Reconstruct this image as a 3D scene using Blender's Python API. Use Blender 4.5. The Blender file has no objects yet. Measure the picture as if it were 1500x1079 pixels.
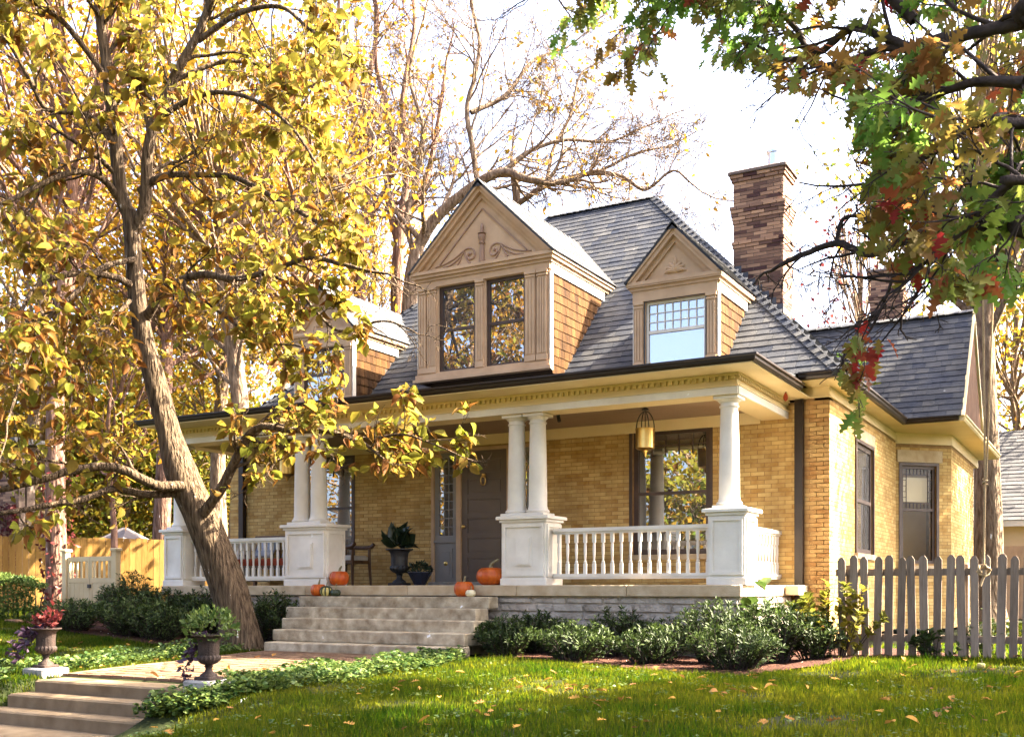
import bpy, math, random
import numpy as np
from mathutils import Vector, Matrix, noise as mnoise
rad = math.radians
C = bpy.context.scene.collection
sc = bpy.context.scene
# ------------------------------------------------------------------ camera, sky, sun, exposure
CAM = (4.622, -14.045, 1.0); YAW = rad(29.5); FPX = 1564.0; HZ = 862.0
cam = bpy.data.cameras.new('camera'); camo = bpy.data.objects.new('camera', cam); C.objects.link(camo)
camo.location = CAM; camo.rotation_euler = (rad(90), 0, YAW)
cam.sensor_width = 36; cam.lens = 36*FPX/1500; cam.shift_y = (HZ-539.5)/1500
cam.clip_end = 2000; cam.clip_start = 0.1
sc.camera = camo
SUN_AZ = rad(34); SUN_EL = rad(43)            # azimuth from +X towards +Y
sdir = Vector((math.cos(SUN_EL)*math.cos(SUN_AZ), math.cos(SUN_EL)*math.sin(SUN_AZ), math.sin(SUN_EL)))
world = bpy.data.worlds.new('World'); sc.world = world; world.use_nodes = True
wn = world.node_tree; bgn = wn.nodes['Background']
skyn = wn.nodes.new('ShaderNodeTexSky'); skyn.sky_type = 'NISHITA'; skyn.sun_disc = False
skyn.sun_elevation = SUN_EL; skyn.sun_rotation = math.atan2(sdir.x, sdir.y)
skyn.air_density = 0.6; skyn.dust_density = 7.0; skyn.ozone_density = 0.3
wn.links.new(skyn.outputs[0], bgn.inputs[0]); bgn.inputs[1].default_value = 0.115
sl = bpy.data.lights.new('sun', 'SUN'); sl.energy = 5.0; sl.angle = rad(0.5); sl.color = (1.0, 0.87, 0.66)
so = bpy.data.objects.new('sun', sl); C.objects.link(so); so.rotation_euler = (-sdir).to_track_quat('-Z', 'Y').to_euler()
sc.view_settings.view_transform = 'Standard'; sc.view_settings.look = 'None'
sc.view_settings.exposure = 3.58; sc.view_settings.gamma = 1.0
sc.render.engine = 'CYCLES'
sc.cycles.max_bounces = 8; sc.cycles.transmission_bounces = 6; sc.cycles.transparent_max_bounces = 8
sc.cycles.sample_clamp_indirect = 5.0; sc.cycles.caustics_reflective = False; sc.cycles.caustics_refractive = False

RNG = np.random.default_rng(7); random.seed(7)
cA, sA = math.cos(YAW), math.sin(YAW)
def px(x, y, D):                              # the point at depth D metres along the view seen at photo pixel (x, y)
    u = (x-750)/FPX; v = -(y-HZ)/FPX
    return np.array((CAM[0]+D*(-sA+u*cA), CAM[1]+D*(cA+u*sA), CAM[2]+D*v))
def to_px(P):
    P = np.asarray(P); a = P[..., 0]-CAM[0]; b = P[..., 1]-CAM[1]
    D = -a*sA+b*cA; u = a*cA+b*sA
    return 750+FPX*u/D, HZ-FPX*(P[..., 2]-CAM[2])/D, D
def sst(x, a, b):
    t = np.clip((x-a)/(b-a), 0, 1); return t*t*(3-2*t)
def gz(X, Y):                                 # terrain height
    X = np.asarray(X, float); Y = np.asarray(Y, float)
    z = 0.05 - 0.0135*np.clip(-2.5-Y, 0, 4) - 0.055*np.clip(-6.5-Y, 0, 6)
    z = z - 0.28*sst(-Y, 6.5, 7.5)*sst(-X, 1.2, 3.0)*sst(Y, -10.5, -7.5)
    z = z - 0.42*sst(-Y, 6.02, 6.3)*sst(X, -5.85, -5.55)*sst(-X, 3.25, 3.55)*sst(Y, -7.9, -7.1)
    z = z + 0.055*np.clip(-X-7.2, 0, 9)*sst(Y, -6.5, -2.0)
    z = z + 0.11*sst(X, 0.6, 2.0)*sst(Y, -3.0, -0.8)
    z = z + 0.02*np.sin(X*1.1+0.4)*np.sin(Y*0.9)*sst(-Y, 2.2, 3.2)*(1-sst(-Y, 9, 11))
    return z

# ------------------------------------------------------------------ materials
def mat(name, cols, rough=0.6, scale=6.0, var=0.0, bump=0.0, bscale=60.0, spec=0.5, metal=0.0, trans=0.0, attr=None,
        stretch=(1, 1, 1), detail=4.0, coat=0.0, tcol=None, bdist=0.02, blotch=0.0, bl=0.9):
    m = bpy.data.materials.new(name); m.use_nodes = True
    nt = m.node_tree; N = nt.nodes; L = nt.links
    bs = N['Principled BSDF']; out = N['Material Output']
    bs.inputs['Roughness'].default_value = rough; bs.inputs['Specular IOR Level'].default_value = spec
    bs.inputs['Metallic'].default_value = metal
    if coat: bs.inputs['Coat Weight'].default_value = coat; bs.inputs['Coat Roughness'].default_value = 0.1
    geo = N.new('ShaderNodeNewGeometry'); mp = N.new('ShaderNodeMapping'); mp.inputs['Scale'].default_value = stretch
    L.new(geo.outputs['Position'], mp.inputs['Vector'])
    nz = N.new('ShaderNodeTexNoise'); nz.inputs['Scale'].default_value = scale; nz.inputs['Detail'].default_value = detail
    L.new(mp.outputs[0], nz.inputs['Vector'])
    fac = nz.outputs['Fac']
    mr = N.new('ShaderNodeMapRange'); mr.inputs['From Min'].default_value = 0.28; mr.inputs['From Max'].default_value = 0.72
    L.new(fac, mr.inputs['Value']); fac = mr.outputs[0]
    if attr or var > 0:
        if attr:
            at = N.new('ShaderNodeAttribute'); at.attribute_name = attr; r = at.outputs['Fac']
        else:
            oi = N.new('ShaderNodeObjectInfo'); ml = N.new('ShaderNodeMath'); ml.operation = 'MULTIPLY_ADD'
            ml.inputs[1].default_value = 7.31
            L.new(oi.outputs['Random'], ml.inputs[0]); L.new(geo.outputs['Random Per Island'], ml.inputs[2])
            fr = N.new('ShaderNodeMath'); fr.operation = 'FRACT'; L.new(ml.outputs[0], fr.inputs[0]); r = fr.outputs[0]
        mx = N.new('ShaderNodeMix'); mx.data_type = 'FLOAT'; mx.inputs['Factor'].default_value = var if var > 0 else 0.8
        L.new(fac, mx.inputs['A']); L.new(r, mx.inputs['B']); fac = mx.outputs['Result']
    cr = N.new('ShaderNodeValToRGB'); els = cr.color_ramp.elements
    n = len(cols)
    for i, c in enumerate(cols):
        p = i/max(1, n-1)
        e = els[0] if i == 0 else (els[1] if i == n-1 and n > 1 else els.new(p))
        e.position = p; e.color = (*c, 1)
    if n == 1: els[1].color = (*cols[0], 1)
    L.new(fac, cr.inputs['Fac']); col = cr.outputs[0]
    if blotch:                                 # stains and weathering: large soft patches in the colour
        b1 = N.new('ShaderNodeTexNoise'); b1.inputs['Scale'].default_value = bl; b1.inputs['Detail'].default_value = 9; b1.inputs['Roughness'].default_value = 0.65
        L.new(mp.outputs[0], b1.inputs['Vector']); b2 = N.new('ShaderNodeMapRange'); b2.inputs['From Min'].default_value = 0.35; b2.inputs['From Max'].default_value = 0.62
        b2.inputs['To Min'].default_value = 1-blotch; b2.inputs['To Max'].default_value = 1.0; L.new(b1.outputs['Fac'], b2.inputs['Value'])
        b3 = N.new('ShaderNodeVectorMath'); b3.operation = 'SCALE'; L.new(col, b3.inputs[0]); L.new(b2.outputs[0], b3.inputs['Scale']); col = b3.outputs[0]
    L.new(col, bs.inputs['Base Color'])
    if bump:
        bz = N.new('ShaderNodeTexNoise'); bz.inputs['Scale'].default_value = bscale; bz.inputs['Detail'].default_value = 3
        L.new(mp.outputs[0], bz.inputs['Vector'])
        bp = N.new('ShaderNodeBump'); bp.inputs['Strength'].default_value = bump; bp.inputs['Distance'].default_value = bdist
        L.new(bz.outputs['Fac'], bp.inputs['Height']); L.new(bp.outputs[0], bs.inputs['Normal'])
    if trans:
        tr = N.new('ShaderNodeBsdfTranslucent'); ms = N.new('ShaderNodeMixShader'); ms.inputs[0].default_value = trans
        if tcol:
            mm = N.new('ShaderNodeMix'); mm.data_type = 'RGBA'; mm.blend_type = 'MULTIPLY'; mm.inputs['Factor'].default_value = 1
            L.new(cr.outputs[0], mm.inputs['A']); mm.inputs['B'].default_value = (*tcol, 1); L.new(mm.outputs['Result'], tr.inputs['Color'])
        else: L.new(cr.outputs[0], tr.inputs['Color'])
        L.new(bs.outputs[0], ms.inputs[1]); L.new(tr.outputs[0], ms.inputs[2]); L.new(ms.outputs[0], out.inputs['Surface'])
    return m
def glass(name, clear=0.0, refl=0.35, tint=(0.015, 0.015, 0.018)):
    m = bpy.data.materials.new(name); m.use_nodes = True; nt = m.node_tree; N = nt.nodes; L = nt.links
    bs = N['Principled BSDF']; out = N['Material Output']
    bs.inputs['Base Color'].default_value = (*tint, 1); bs.inputs['Roughness'].default_value = 0.5
    gl = N.new('ShaderNodeBsdfGlossy'); gl.inputs['Roughness'].default_value = 0.004; gl.inputs['Color'].default_value = (0.95, 0.97, 1, 1)
    geo = N.new('ShaderNodeNewGeometry'); nz = N.new('ShaderNodeTexNoise'); nz.inputs['Scale'].default_value = 1.3
    L.new(geo.outputs['Position'], nz.inputs['Vector'])
    bp = N.new('ShaderNodeBump'); bp.inputs['Strength'].default_value = 0.03; bp.inputs['Distance'].default_value = 0.03
    L.new(nz.outputs['Fac'], bp.inputs['Height']); L.new(bp.outputs[0], gl.inputs['Normal'])
    a = bs.outputs[0]
    if clear > 0:
        tp = N.new('ShaderNodeBsdfTransparent'); mx = N.new('ShaderNodeMixShader'); mx.inputs[0].default_value = clear
        L.new(a, mx.inputs[1]); L.new(tp.outputs[0], mx.inputs[2]); a = mx.outputs[0]
    ms = N.new('ShaderNodeMixShader'); ms.inputs[0].default_value = refl
    L.new(a, ms.inputs[1]); L.new(gl.outputs[0], ms.inputs[2]); L.new(ms.outputs[0], out.inputs['Surface'])
    return m
MT = {}
def m_(k, *a, **kw): MT[k] = mat(k, *a, **kw)
m_('brick', [(0.42, 0.235, 0.07), (0.60, 0.395, 0.135), (0.68, 0.47, 0.175), (0.72, 0.53, 0.225)], 0.88, 9, var=0.62, bump=0.15, bscale=90, spec=0.15, blotch=.3, bl=1.2)
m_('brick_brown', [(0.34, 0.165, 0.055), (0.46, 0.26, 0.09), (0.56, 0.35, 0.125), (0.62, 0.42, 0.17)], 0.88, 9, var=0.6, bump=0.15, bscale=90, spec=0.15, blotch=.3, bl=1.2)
m_('mortar', [(0.22, 0.13, 0.06), (0.32, 0.205, 0.10)], 0.95, 12, bump=0.3, spec=0.1)
m_('red_brick', [(0.05, 0.022, 0.025), (0.30, 0.07, 0.035), (0.22, 0.11, 0.07), (0.09, 0.045, 0.045), (0.46, 0.12, 0.04), (0.40, 0.24, 0.15)], 0.85, 10, var=0.97, bump=0.4, bscale=80, spec=0.2)
m_('red_mortar', [(0.10, 0.07, 0.06), (0.16, 0.12, 0.10)], 0.95, 12)
m_('white_paint', [(0.64, 0.59, 0.51), (0.79, 0.75, 0.68), (0.82, 0.785, 0.72)], 0.5, 1.6, bump=0.08, bscale=34, spec=0.3, detail=9, blotch=.10, bl=3.5)
m_('cream_bounce_paint', [(0.66, 0.52, 0.27), (0.74, 0.61, 0.36)], 0.5, 2.0, bump=0.04, bscale=30, spec=0.35)  # cream, with yellow bounce light painted into the colour
m_('tan_paint', [(0.51, 0.345, 0.215), (0.58, 0.405, 0.26)], 0.55, 2.5, bump=0.08, bscale=40, spec=0.22, blotch=.16, bl=3)
m_('tan_shadow_line', [(0.30, 0.19, 0.135), (0.35, 0.225, 0.16)], 0.5, 2.5, spec=0.3)  # darker copy of the tan: shade painted into panel strips and reliefs
m_('gutter', [(0.016, 0.010, 0.008), (0.026, 0.017, 0.013)], 0.4, 3, spec=0.3)
m_('gable_brown', [(0.10, 0.045, 0.022), (0.17, 0.085, 0.045)], 0.8, 4, spec=0.15)
m_('dark_wood', [(0.045, 0.026, 0.02), (0.075, 0.045, 0.033)], 0.5, 5, stretch=(1, 8, 1), bump=0.1)
m_('ceiling_wood', [(0.20, 0.13, 0.08), (0.29, 0.195, 0.125)], 0.6, 3, stretch=(0.6, 14, 1), bump=0.12)
m_('slate', [(0.012, 0.019, 0.038), (0.026, 0.037, 0.064), (0.047, 0.058, 0.082), (0.088, 0.087, 0.086)], 0.72, 4, var=0.62, bump=0.35, bscale=50, spec=0.22, blotch=.45, bl=1.6)
m_('grey_shingle', [(0.045, 0.045, 0.05), (0.11, 0.11, 0.112)], 0.9, 5, var=0.6, bump=0.4, spec=0.12)
m_('cedar', [(0.022, 0.010, 0.006), (0.075, 0.033, 0.012), (0.135, 0.066, 0.022)], 0.9, 3.2, var=0.32, bump=0.4, bscale=60, stretch=(2.5, 2.5, .5), spec=0.1, blotch=.45, bl=1.4)
m_('limestone', [(0.36, 0.26, 0.15), (0.48, 0.375, 0.24), (0.56, 0.46, 0.32)], 0.88, 5, var=0.2, bump=0.35, bscale=70, spec=0.15, detail=8)
m_('step_stone', [(0.27, 0.205, 0.13), (0.54, 0.44, 0.30), (0.62, 0.53, 0.385)], 0.9, 7, bump=0.6, bscale=80, spec=0.1, detail=9, blotch=.3, bl=2.2)
m_('foundation', [(0.32, 0.265, 0.21), (0.50, 0.43, 0.36), (0.62, 0.55, 0.47)], 0.92, 6, var=0.45, bump=1.0, bscale=14, spec=0.12, detail=8, bdist=.05, blotch=.4, bl=2)
m_('concrete', [(0.12, 0.085, 0.05), (0.20, 0.15, 0.095)], 0.92, 5, bump=0.3, bscale=80, spec=0.1, detail=8)
m_('paver', [(0.10, 0.052, 0.03), (0.165, 0.095, 0.058), (0.22, 0.145, 0.095)], 0.9, 6, var=0.5, bump=0.4, bscale=70, spec=0.12, blotch=.3, bl=2)
m_('white_stone', [(0.26, 0.25, 0.235), (0.42, 0.40, 0.38)], 0.88, 6, bump=0.4, bscale=40, spec=0.15, blotch=.35, bl=4)
m_('door_paint', [(0.115, 0.085, 0.07), (0.145, 0.11, 0.09)], 0.4, 2.5, bump=0.05, spec=0.45)
m_('grey_paint', [(0.20, 0.19, 0.19), (0.25, 0.24, 0.23)], 0.45, 2.5, spec=0.4)
m_('brass', [(0.55, 0.36, 0.10), (0.72, 0.50, 0.18)], 0.28, 6, metal=1.0)
m_('iron', [(0.018, 0.019, 0.022), (0.04, 0.04, 0.045)], 0.42, 14, bump=0.2, bscale=60, spec=0.5)
m_('rust_iron', [(0.018, 0.012, 0.010), (0.05, 0.032, 0.025)], 0.7, 12, bump=0.4, bscale=60, spec=0.25)
m_('navy_glaze', [(0.015, 0.018, 0.035), (0.03, 0.035, 0.06)], 0.3, 6, spec=0.5)
m_('picket', [(0.17, 0.125, 0.09), (0.28, 0.215, 0.16), (0.36, 0.285, 0.22)], 0.88, 5, var=0.55, stretch=(14, 14, 1.2), bump=0.35, bscale=30, spec=0.1, blotch=.35, bl=.5)
m_('cedar_fence', [(0.17, 0.085, 0.02), (0.25, 0.135, 0.032), (0.32, 0.19, 0.055)], 0.82, 5, var=0.6, stretch=(10, 10, 1), bump=0.2, spec=0.12, blotch=.25, bl=.4)
m_('gate_paint', [(0.50, 0.39, 0.22), (0.58, 0.47, 0.29)], 0.5, 3, spec=0.25)
m_('siding', [(0.60, 0.46, 0.27), (0.66, 0.52, 0.32)], 0.6, 2)
m_('bark', [(0.022, 0.014, 0.009), (0.075, 0.05, 0.03), (0.16, 0.115, 0.075)], 0.95, 11, stretch=(2.4, 2.4, 0.30), bump=1.0, bscale=11, spec=0.1, detail=6, bdist=0.10)
m_('bark_pale', [(0.07, 0.045, 0.03), (0.19, 0.13, 0.085), (0.30, 0.22, 0.15)], 0.95, 8, stretch=(1.8, 1.8, 0.4), bump=1.0, bscale=9, spec=0.1, detail=7, bdist=0.08)
m_('bark_red', [(0.06, 0.03, 0.022), (0.17, 0.09, 0.06), (0.28, 0.17, 0.125)], 0.95, 8, stretch=(1.8, 1.8, 0.35), bump=1.0, bscale=9, spec=0.1, detail=7, bdist=0.08)
m_('bark_dark', [(0.028, 0.022, 0.022), (0.065, 0.05, 0.045)], 0.9, 9, bump=0.8, bscale=30, spec=0.1)
GOLD = [(0.17, 0.05, 0.015), (0.46, 0.17, 0.025), (0.58, 0.26, 0.014), (0.66, 0.39, 0.014), (0.64, 0.45, 0.02), (0.48, 0.40, 0.025), (0.23, 0.26, 0.03)]
m_('gold_leaf', GOLD, 0.6, 5, attr='tint', var=0.88, trans=0.62, spec=0.15)
m_('oak_leaf', [(0.26, 0.010, 0.02), (0.62, 0.05, 0.02), (0.66, 0.24, 0.02), (0.66, 0.50, 0.03), (0.36, 0.44, 0.04), (0.18, 0.33, 0.035), (0.10, 0.22, 0.035)], 0.55, 5, attr='tint', var=0.9, trans=0.6, spec=0.18)
m_('yellow_green_leaf', [(0.36, 0.16, 0.012), (0.62, 0.37, 0.016), (0.56, 0.45, 0.03), (0.28, 0.32, 0.035), (0.09, 0.15, 0.022)], 0.6, 3, attr='tint', var=0.85, trans=0.55, spec=0.15)
m_('green_tree_leaf', [(0.025, 0.05, 0.012), (0.05, 0.09, 0.02), (0.09, 0.13, 0.03), (0.16, 0.13, 0.03)], 0.5, 5, attr='tint', var=0.85, trans=0.22, spec=0.3)  # dark, barely translucent leaves for the unseen shading crowns
m_('shrub_leaf', [(0.009, 0.026, 0.009), (0.019, 0.048, 0.012), (0.038, 0.078, 0.018), (0.085, 0.12, 0.026)], 0.5, 5, attr='tint', var=0.85, trans=0.22, spec=0.22)
m_('cover_leaf', [(0.02, 0.055, 0.012), (0.038, 0.095, 0.018), (0.07, 0.135, 0.026), (0.13, 0.17, 0.035)], 0.5, 5, attr='tint', var=0.85, trans=0.3, spec=0.2)
m_('purple_leaf', [(0.022, 0.008, 0.022), (0.05, 0.018, 0.045)], 0.5, 5, attr='tint', var=0.8, trans=0.15)
m_('red_leaf', [(0.05, 0.005, 0.014), (0.15, 0.012, 0.024), (0.18, 0.04, 0.03)], 0.5, 5, attr='tint', var=0.8, trans=0.3, spec=0.2)
m_('grass_blade', [(0.0028, 0.022, 0.002), (0.0062, 0.038, 0.003), (0.015, 0.056, 0.005), (0.065, 0.072, 0.018)], 0.7, 1.3, attr='tint', var=0.72, trans=0.6, spec=0.05, tcol=(4.4, 3.4, 0.7))
m_('lawn_soil', [(0.010, 0.018, 0.005), (0.02, 0.028, 0.008), (0.035, 0.036, 0.012)], 0.95, 2.2, bump=0.5, bscale=30, spec=0.1, detail=8)
m_('mulch', [(0.022, 0.010, 0.009), (0.055, 0.024, 0.018), (0.10, 0.045, 0.03)], 0.95, 30, bump=1.0, bscale=60, spec=0.1, detail=8)
m_('dry_leaf', [(0.15, 0.07, 0.035), (0.34, 0.21, 0.11), (0.46, 0.34, 0.22), (0.24, 0.08, 0.03), (0.40, 0.28, 0.16), (0.46, 0.25, 0.05)], 0.85, 5, var=0.95, trans=0.15, spec=0.1)
m_('pumpkin', [(0.46, 0.062, 0.004), (0.62, 0.105, 0.006), (0.56, 0.13, 0.012)], 0.4, 9, bump=0.12, bscale=40, spec=0.4, blotch=.25, bl=7)
m_('pumpkin_stem', [(0.16, 0.14, 0.07), (0.30, 0.26, 0.15)], 0.8, 20)
m_('gourd_white', [(0.66, 0.58, 0.36), (0.76, 0.70, 0.50)], 0.4, 5, spec=0.4)
m_('gourd_green', [(0.02, 0.032, 0.015), (0.04, 0.055, 0.022)], 0.45, 8)
m_('gourd_stripe', [(0.45, 0.36, 0.10), (0.55, 0.45, 0.15)], 0.45, 8)
m_('rope', [(0.30, 0.20, 0.10), (0.46, 0.33, 0.18)], 0.9, 60, bump=0.5, bscale=120)
m_('cushion_blue', [(0.16, 0.20, 0.27), (0.45, 0.48, 0.54)], 0.9, 7, spec=0.1)
m_('cushion_red', [(0.20, 0.035, 0.02), (0.34, 0.07, 0.03)], 0.9, 7, spec=0.1)
m_('cushion_pale', [(0.50, 0.47, 0.43), (0.60, 0.57, 0.52)], 0.9, 7, spec=0.1)
m_('chair_wood', [(0.06, 0.03, 0.014), (0.12, 0.06, 0.026)], 0.4, 5, stretch=(6, 6, 1))
m_('steel', [(0.55, 0.56, 0.58), (0.66, 0.67, 0.69)], 0.3, 5, metal=1.0)
m_('flashing', [(0.05, 0.05, 0.06), (0.09, 0.09, 0.10)], 0.5, 8, metal=0.3)
m_('blind', [(0.60, 0.50, 0.30), (0.66, 0.56, 0.36)], 0.8, 3)
m_('ochre_wall', [(0.34, 0.19, 0.05), (0.42, 0.25, 0.08)], 0.8, 3)
m_('curtain', [(0.62, 0.68, 0.74), (0.70, 0.75, 0.80)], 0.9, 1.5, spec=0.1)
m_('pale_roof', [(0.10, 0.09, 0.095), (0.15, 0.135, 0.14)], 0.9, 4, spec=.1)
MT['glass'] = glass('glass'); MT['glass_clear'] = glass('glass_clear', clear=0.96, refl=0.015)
MT['glass_pale'] = glass('glass_pale', clear=0.75, refl=0.30)

# ------------------------------------------------------------------ mesh helpers
class MB:
    def __init__(s): s.v = []; s.f = []
    def add(s, vs, fs):
        o = len(s.v); s.v += [tuple(map(float, p)) for p in vs]; s.f += [tuple(i+o for i in f) for f in fs]; return s
    def box(s, x0, x1, y0, y1, z0, z1):
        return s.add([(x0,y0,z0),(x1,y0,z0),(x1,y1,z0),(x0,y1,z0),(x0,y0,z1),(x1,y0,z1),(x1,y1,z1),(x0,y1,z1)],
                     [(0,3,2,1),(4,5,6,7),(0,1,5,4),(1,2,6,5),(2,3,7,6),(3,0,4,7)])
    def cbox(s, x0, x1, y0, y1, z0, z1, c=0.006):       # box with chamfered vertical edges and top
        P = [(x0+c,y0),(x1-c,y0),(x1,y0+c),(x1,y1-c),(x1-c,y1),(x0+c,y1),(x0,y1-c),(x0,y0+c)]
        cx, cy = (x0+x1)/2, (y0+y1)/2
        Q = [(p[0]+(c if p[0] < cx else -c), p[1]+(c if p[1] < cy else -c)) for p in P]
        vs = [(*p, z0) for p in P]+[(*p, z1-c) for p in P]+[(*p, z1) for p in Q]
        fs = [tuple(range(7, -1, -1)), tuple(range(16, 24))]
        for k in (0, 8):
            for i in range(8): j = (i+1) % 8; fs.append((k+i, k+j, k+8+j, k+8+i))
        return s.add(vs, fs)
    def obox(s, o, u, v, w):                             # box from a corner and three edge vectors (right handed)
        o, u, v, w = map(np.asarray, (o, u, v, w))
        vs = [o, o+u, o+u+v, o+v, o+w, o+u+w, o+u+v+w, o+v+w]
        return s.add(vs, [(0,3,2,1),(4,5,6,7),(0,1,5,4),(1,2,6,5),(2,3,7,6),(3,0,4,7)])
    def poly(s, pts, ext):                               # polygon extruded by vector ext
        n = len(pts); pts = [np.asarray(p, float) for p in pts]; e = np.asarray(ext, float)
        nrm = np.zeros(3)
        for i in range(n): nrm += np.cross(pts[i], pts[(i+1) % n])
        if np.dot(nrm, e) > 0: pts = pts[::-1]
        vs = pts+[p+e for p in pts]
        fs = [tuple(range(n)), tuple(range(2*n-1, n-1, -1))]
        for i in range(n): j = (i+1) % n; fs.append((j, i, n+i, n+j))
        return s.add(vs, fs)
    def lathe(s, prof, c=(0, 0, 0), n=20, rib=0.0, nr=0):
        vs = []; fs = []
        for r, z in prof:
            for k in range(n):
                a = 2*math.pi*k/n; q = r*(1+rib*math.cos(nr*a)) if rib else r
                vs.append((c[0]+q*math.cos(a), c[1]+q*math.sin(a), c[2]+z))
        m = len(prof)
        for i in range(m-1):
            for k in range(n): l = (k+1) % n; fs.append((i*n+k, i*n+l, (i+1)*n+l, (i+1)*n+k))
        fs.append(tuple(range(n-1, -1, -1))); fs.append(tuple(range((m-1)*n, m*n)))
        return s.add(vs, fs)
    def tube(s, pts, r, n=8, cap=True):
        V, F = tube_arrays(np.asarray(pts, float), r, n)
        return s.add(V, [tuple(f) for f in F]+([tuple(range(n-1, -1, -1)), tuple(range(len(V)-n, len(V)))] if cap else []))
    def build(s, name, m, parent=None, smooth=False):
        me = bpy.data.meshes.new(name); me.from_pydata(s.v, [], s.f)
        return finish(name, me, m, parent, smooth)
def finish(name, me, m, parent=None, smooth=False, angle=40):
    if smooth:
        me.polygons.foreach_set('use_smooth', np.ones(len(me.polygons), bool))
        try: me.set_sharp_from_angle(angle=rad(angle))
        except Exception: pass
    elif me.attributes.get('tint') is None: me.polygons.foreach_set('use_smooth', np.zeros(len(me.polygons), bool))
    me.materials.append(MT[m] if isinstance(m, str) else m)
    o = bpy.data.objects.new(name, me); C.objects.link(o)
    if parent is not None: setp(o, parent)
    return o
def setp(o, p):
    o.parent = p
    if p.type == 'EMPTY': o.matrix_parent_inverse = Matrix.Translation(-p.location)
def tag(o, label=None, cat=None, group=None, kind=None):
    if label: o['label'] = label
    if cat: o['category'] = cat
    if group: o['group'] = group
    if kind: o['kind'] = kind
    return o
def thing(name, label, cat, loc=(0, 0, 0), group=None):
    o = bpy.data.objects.new(name, None); C.objects.link(o); o.location = [float(t) for t in loc]; o.empty_display_size = 0.2
    return tag(o, label, cat, group)
def struct(o): o['kind'] = 'structure'; return o
def stuff(o): o['kind'] = 'stuff'; return o
def dup(root, loc, label, group=None):
    r = root.copy(); C.objects.link(r); r.location = loc; r['label'] = label
    if group: r['group'] = group
    for ch in list(root.children):
        c = ch.copy(); C.objects.link(c); c.parent = r
        for g in list(ch.children):
            d = g.copy(); C.objects.link(d); d.parent = c
    return r
def np_mesh(name, V, F, tint=None):
    V = np.ascontiguousarray(V, np.float32); F = np.ascontiguousarray(F, np.int32); k = F.shape[1]
    me = bpy.data.meshes.new(name); me.vertices.add(len(V)); me.vertices.foreach_set('co', V.ravel())
    me.loops.add(F.size); me.loops.foreach_set('vertex_index', F.ravel())
    me.polygons.add(len(F)); me.polygons.foreach_set('loop_start', np.arange(0, F.size, k, dtype=np.int32))
    me.polygons.foreach_set('loop_total', np.full(len(F), k, np.int32))
    if tint is not None:
        a = me.attributes.new('tint', 'FLOAT', 'POINT'); a.data.foreach_set('value', np.ascontiguousarray(tint, np.float32))
    me.update(calc_edges=True)
    return me
def tube_arrays(P, r, n=8):
    P = np.asarray(P, float); m = len(P); r = np.broadcast_to(np.asarray(r, float), (m,))
    T = np.gradient(P, axis=0); T /= np.linalg.norm(T, axis=1)[:, None]+1e-9
    a = np.array((0, 0, 1.0)) if abs(T[0, 2]) < 0.9 else np.array((1.0, 0, 0))
    u = np.cross(T[0], a); u /= np.linalg.norm(u)
    ang = np.arange(n)*2*math.pi/n; ca, sa = np.cos(ang)[:, None], np.sin(ang)[:, None]
    V = np.empty((m, n, 3))
    for i in range(m):
        u = u-T[i]*np.dot(u, T[i]); u /= np.linalg.norm(u)+1e-9; w = np.cross(T[i], u)
        V[i] = P[i]+r[i]*(ca*u+sa*w)
    i = np.arange(m-1)[:, None]*n; k = np.arange(n)[None]; l = (k+1) % n
    F = np.stack([i+k, i+l, i+n+l, i+n+k], -1).reshape(-1, 4)
    return V.reshape(-1, 3), F
class Tubes:
    def __init__(s): s.V = []; s.F = []; s.o = 0
    def add(s, P, r, n=6):
        V, F = tube_arrays(P, r, n); s.V.append(V); s.F.append(F+s.o); s.o += len(V)
    def build(s, name, m, parent=None):
        me = np_mesh(name, np.concatenate(s.V), np.concatenate(s.F))
        return finish(name, me, m, parent, True, 180)
def smooth_path(P, k=6):
    P = np.asarray(P, float); Q = np.vstack([2*P[0]-P[1], P, 2*P[-1]-P[-2]]); out = []
    for i in range(1, len(Q)-2):
        for t in np.arange(k)/k:
            a, b, c, d = Q[i-1], Q[i], Q[i+1], Q[i+2]
            out.append(0.5*((2*b)+(-a+c)*t+(2*a-5*b+4*c-d)*t*t+(-a+3*b-3*c+d)*t**3))
    out.append(P[-1]); return np.array(out)
def unit(v): v = np.asarray(v, float); return v/(np.linalg.norm(v, axis=-1, keepdims=True)+1e-9)

# leaf shapes: verts in (side, along, up), triangle faces
def shape_strip(ts, ws, fold=0.25, bend=0.18, curl=0.0):
    n = len(ts); mid = [(0, t, -bend*t*t) for t in ts]
    V = list(mid); F = []
    for sgn in (1, -1):
        idx = {}
        for i in range(1, n-1):
            idx[i] = len(V); V.append((sgn*ws[i], ts[i], -bend*ts[i]**2+fold*ws[i]+curl*ws[i]**2))
        for i in range(n-1):
            a, b = i, i+1
            if i == 0: f = [(a, b, idx[b])]
            elif i == n-2: f = [(a, b, idx[a])]
            else: f = [(a, b, idx[b]), (a, idx[b], idx[a])]
            F += [g if sgn < 0 else g[::-1] for g in f]
    return np.array(V, float), np.array(F, int)
OVATE = shape_strip([0, .14, .38, .66, .88, 1], [0, .27, .36, .27, .10, 0], 0.35, 0.28)
FOLDED = shape_strip([0, .12, .34, .62, .86, 1], [0, .16, .30, .34, .12, 0], 0.6, -0.15, .5)
CURLED = shape_strip([0, .14, .38, .66, .88, 1], [0, .20, .27, .20, .08, 0], 0.9, 0.55)
OAK = shape_strip([0, .10, .20, .27, .42, .52, .68, .76, .90, 1], [0, .05, .27, .08, .40, .11, .34, .09, .14, 0], 0.18, 0.22)
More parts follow.
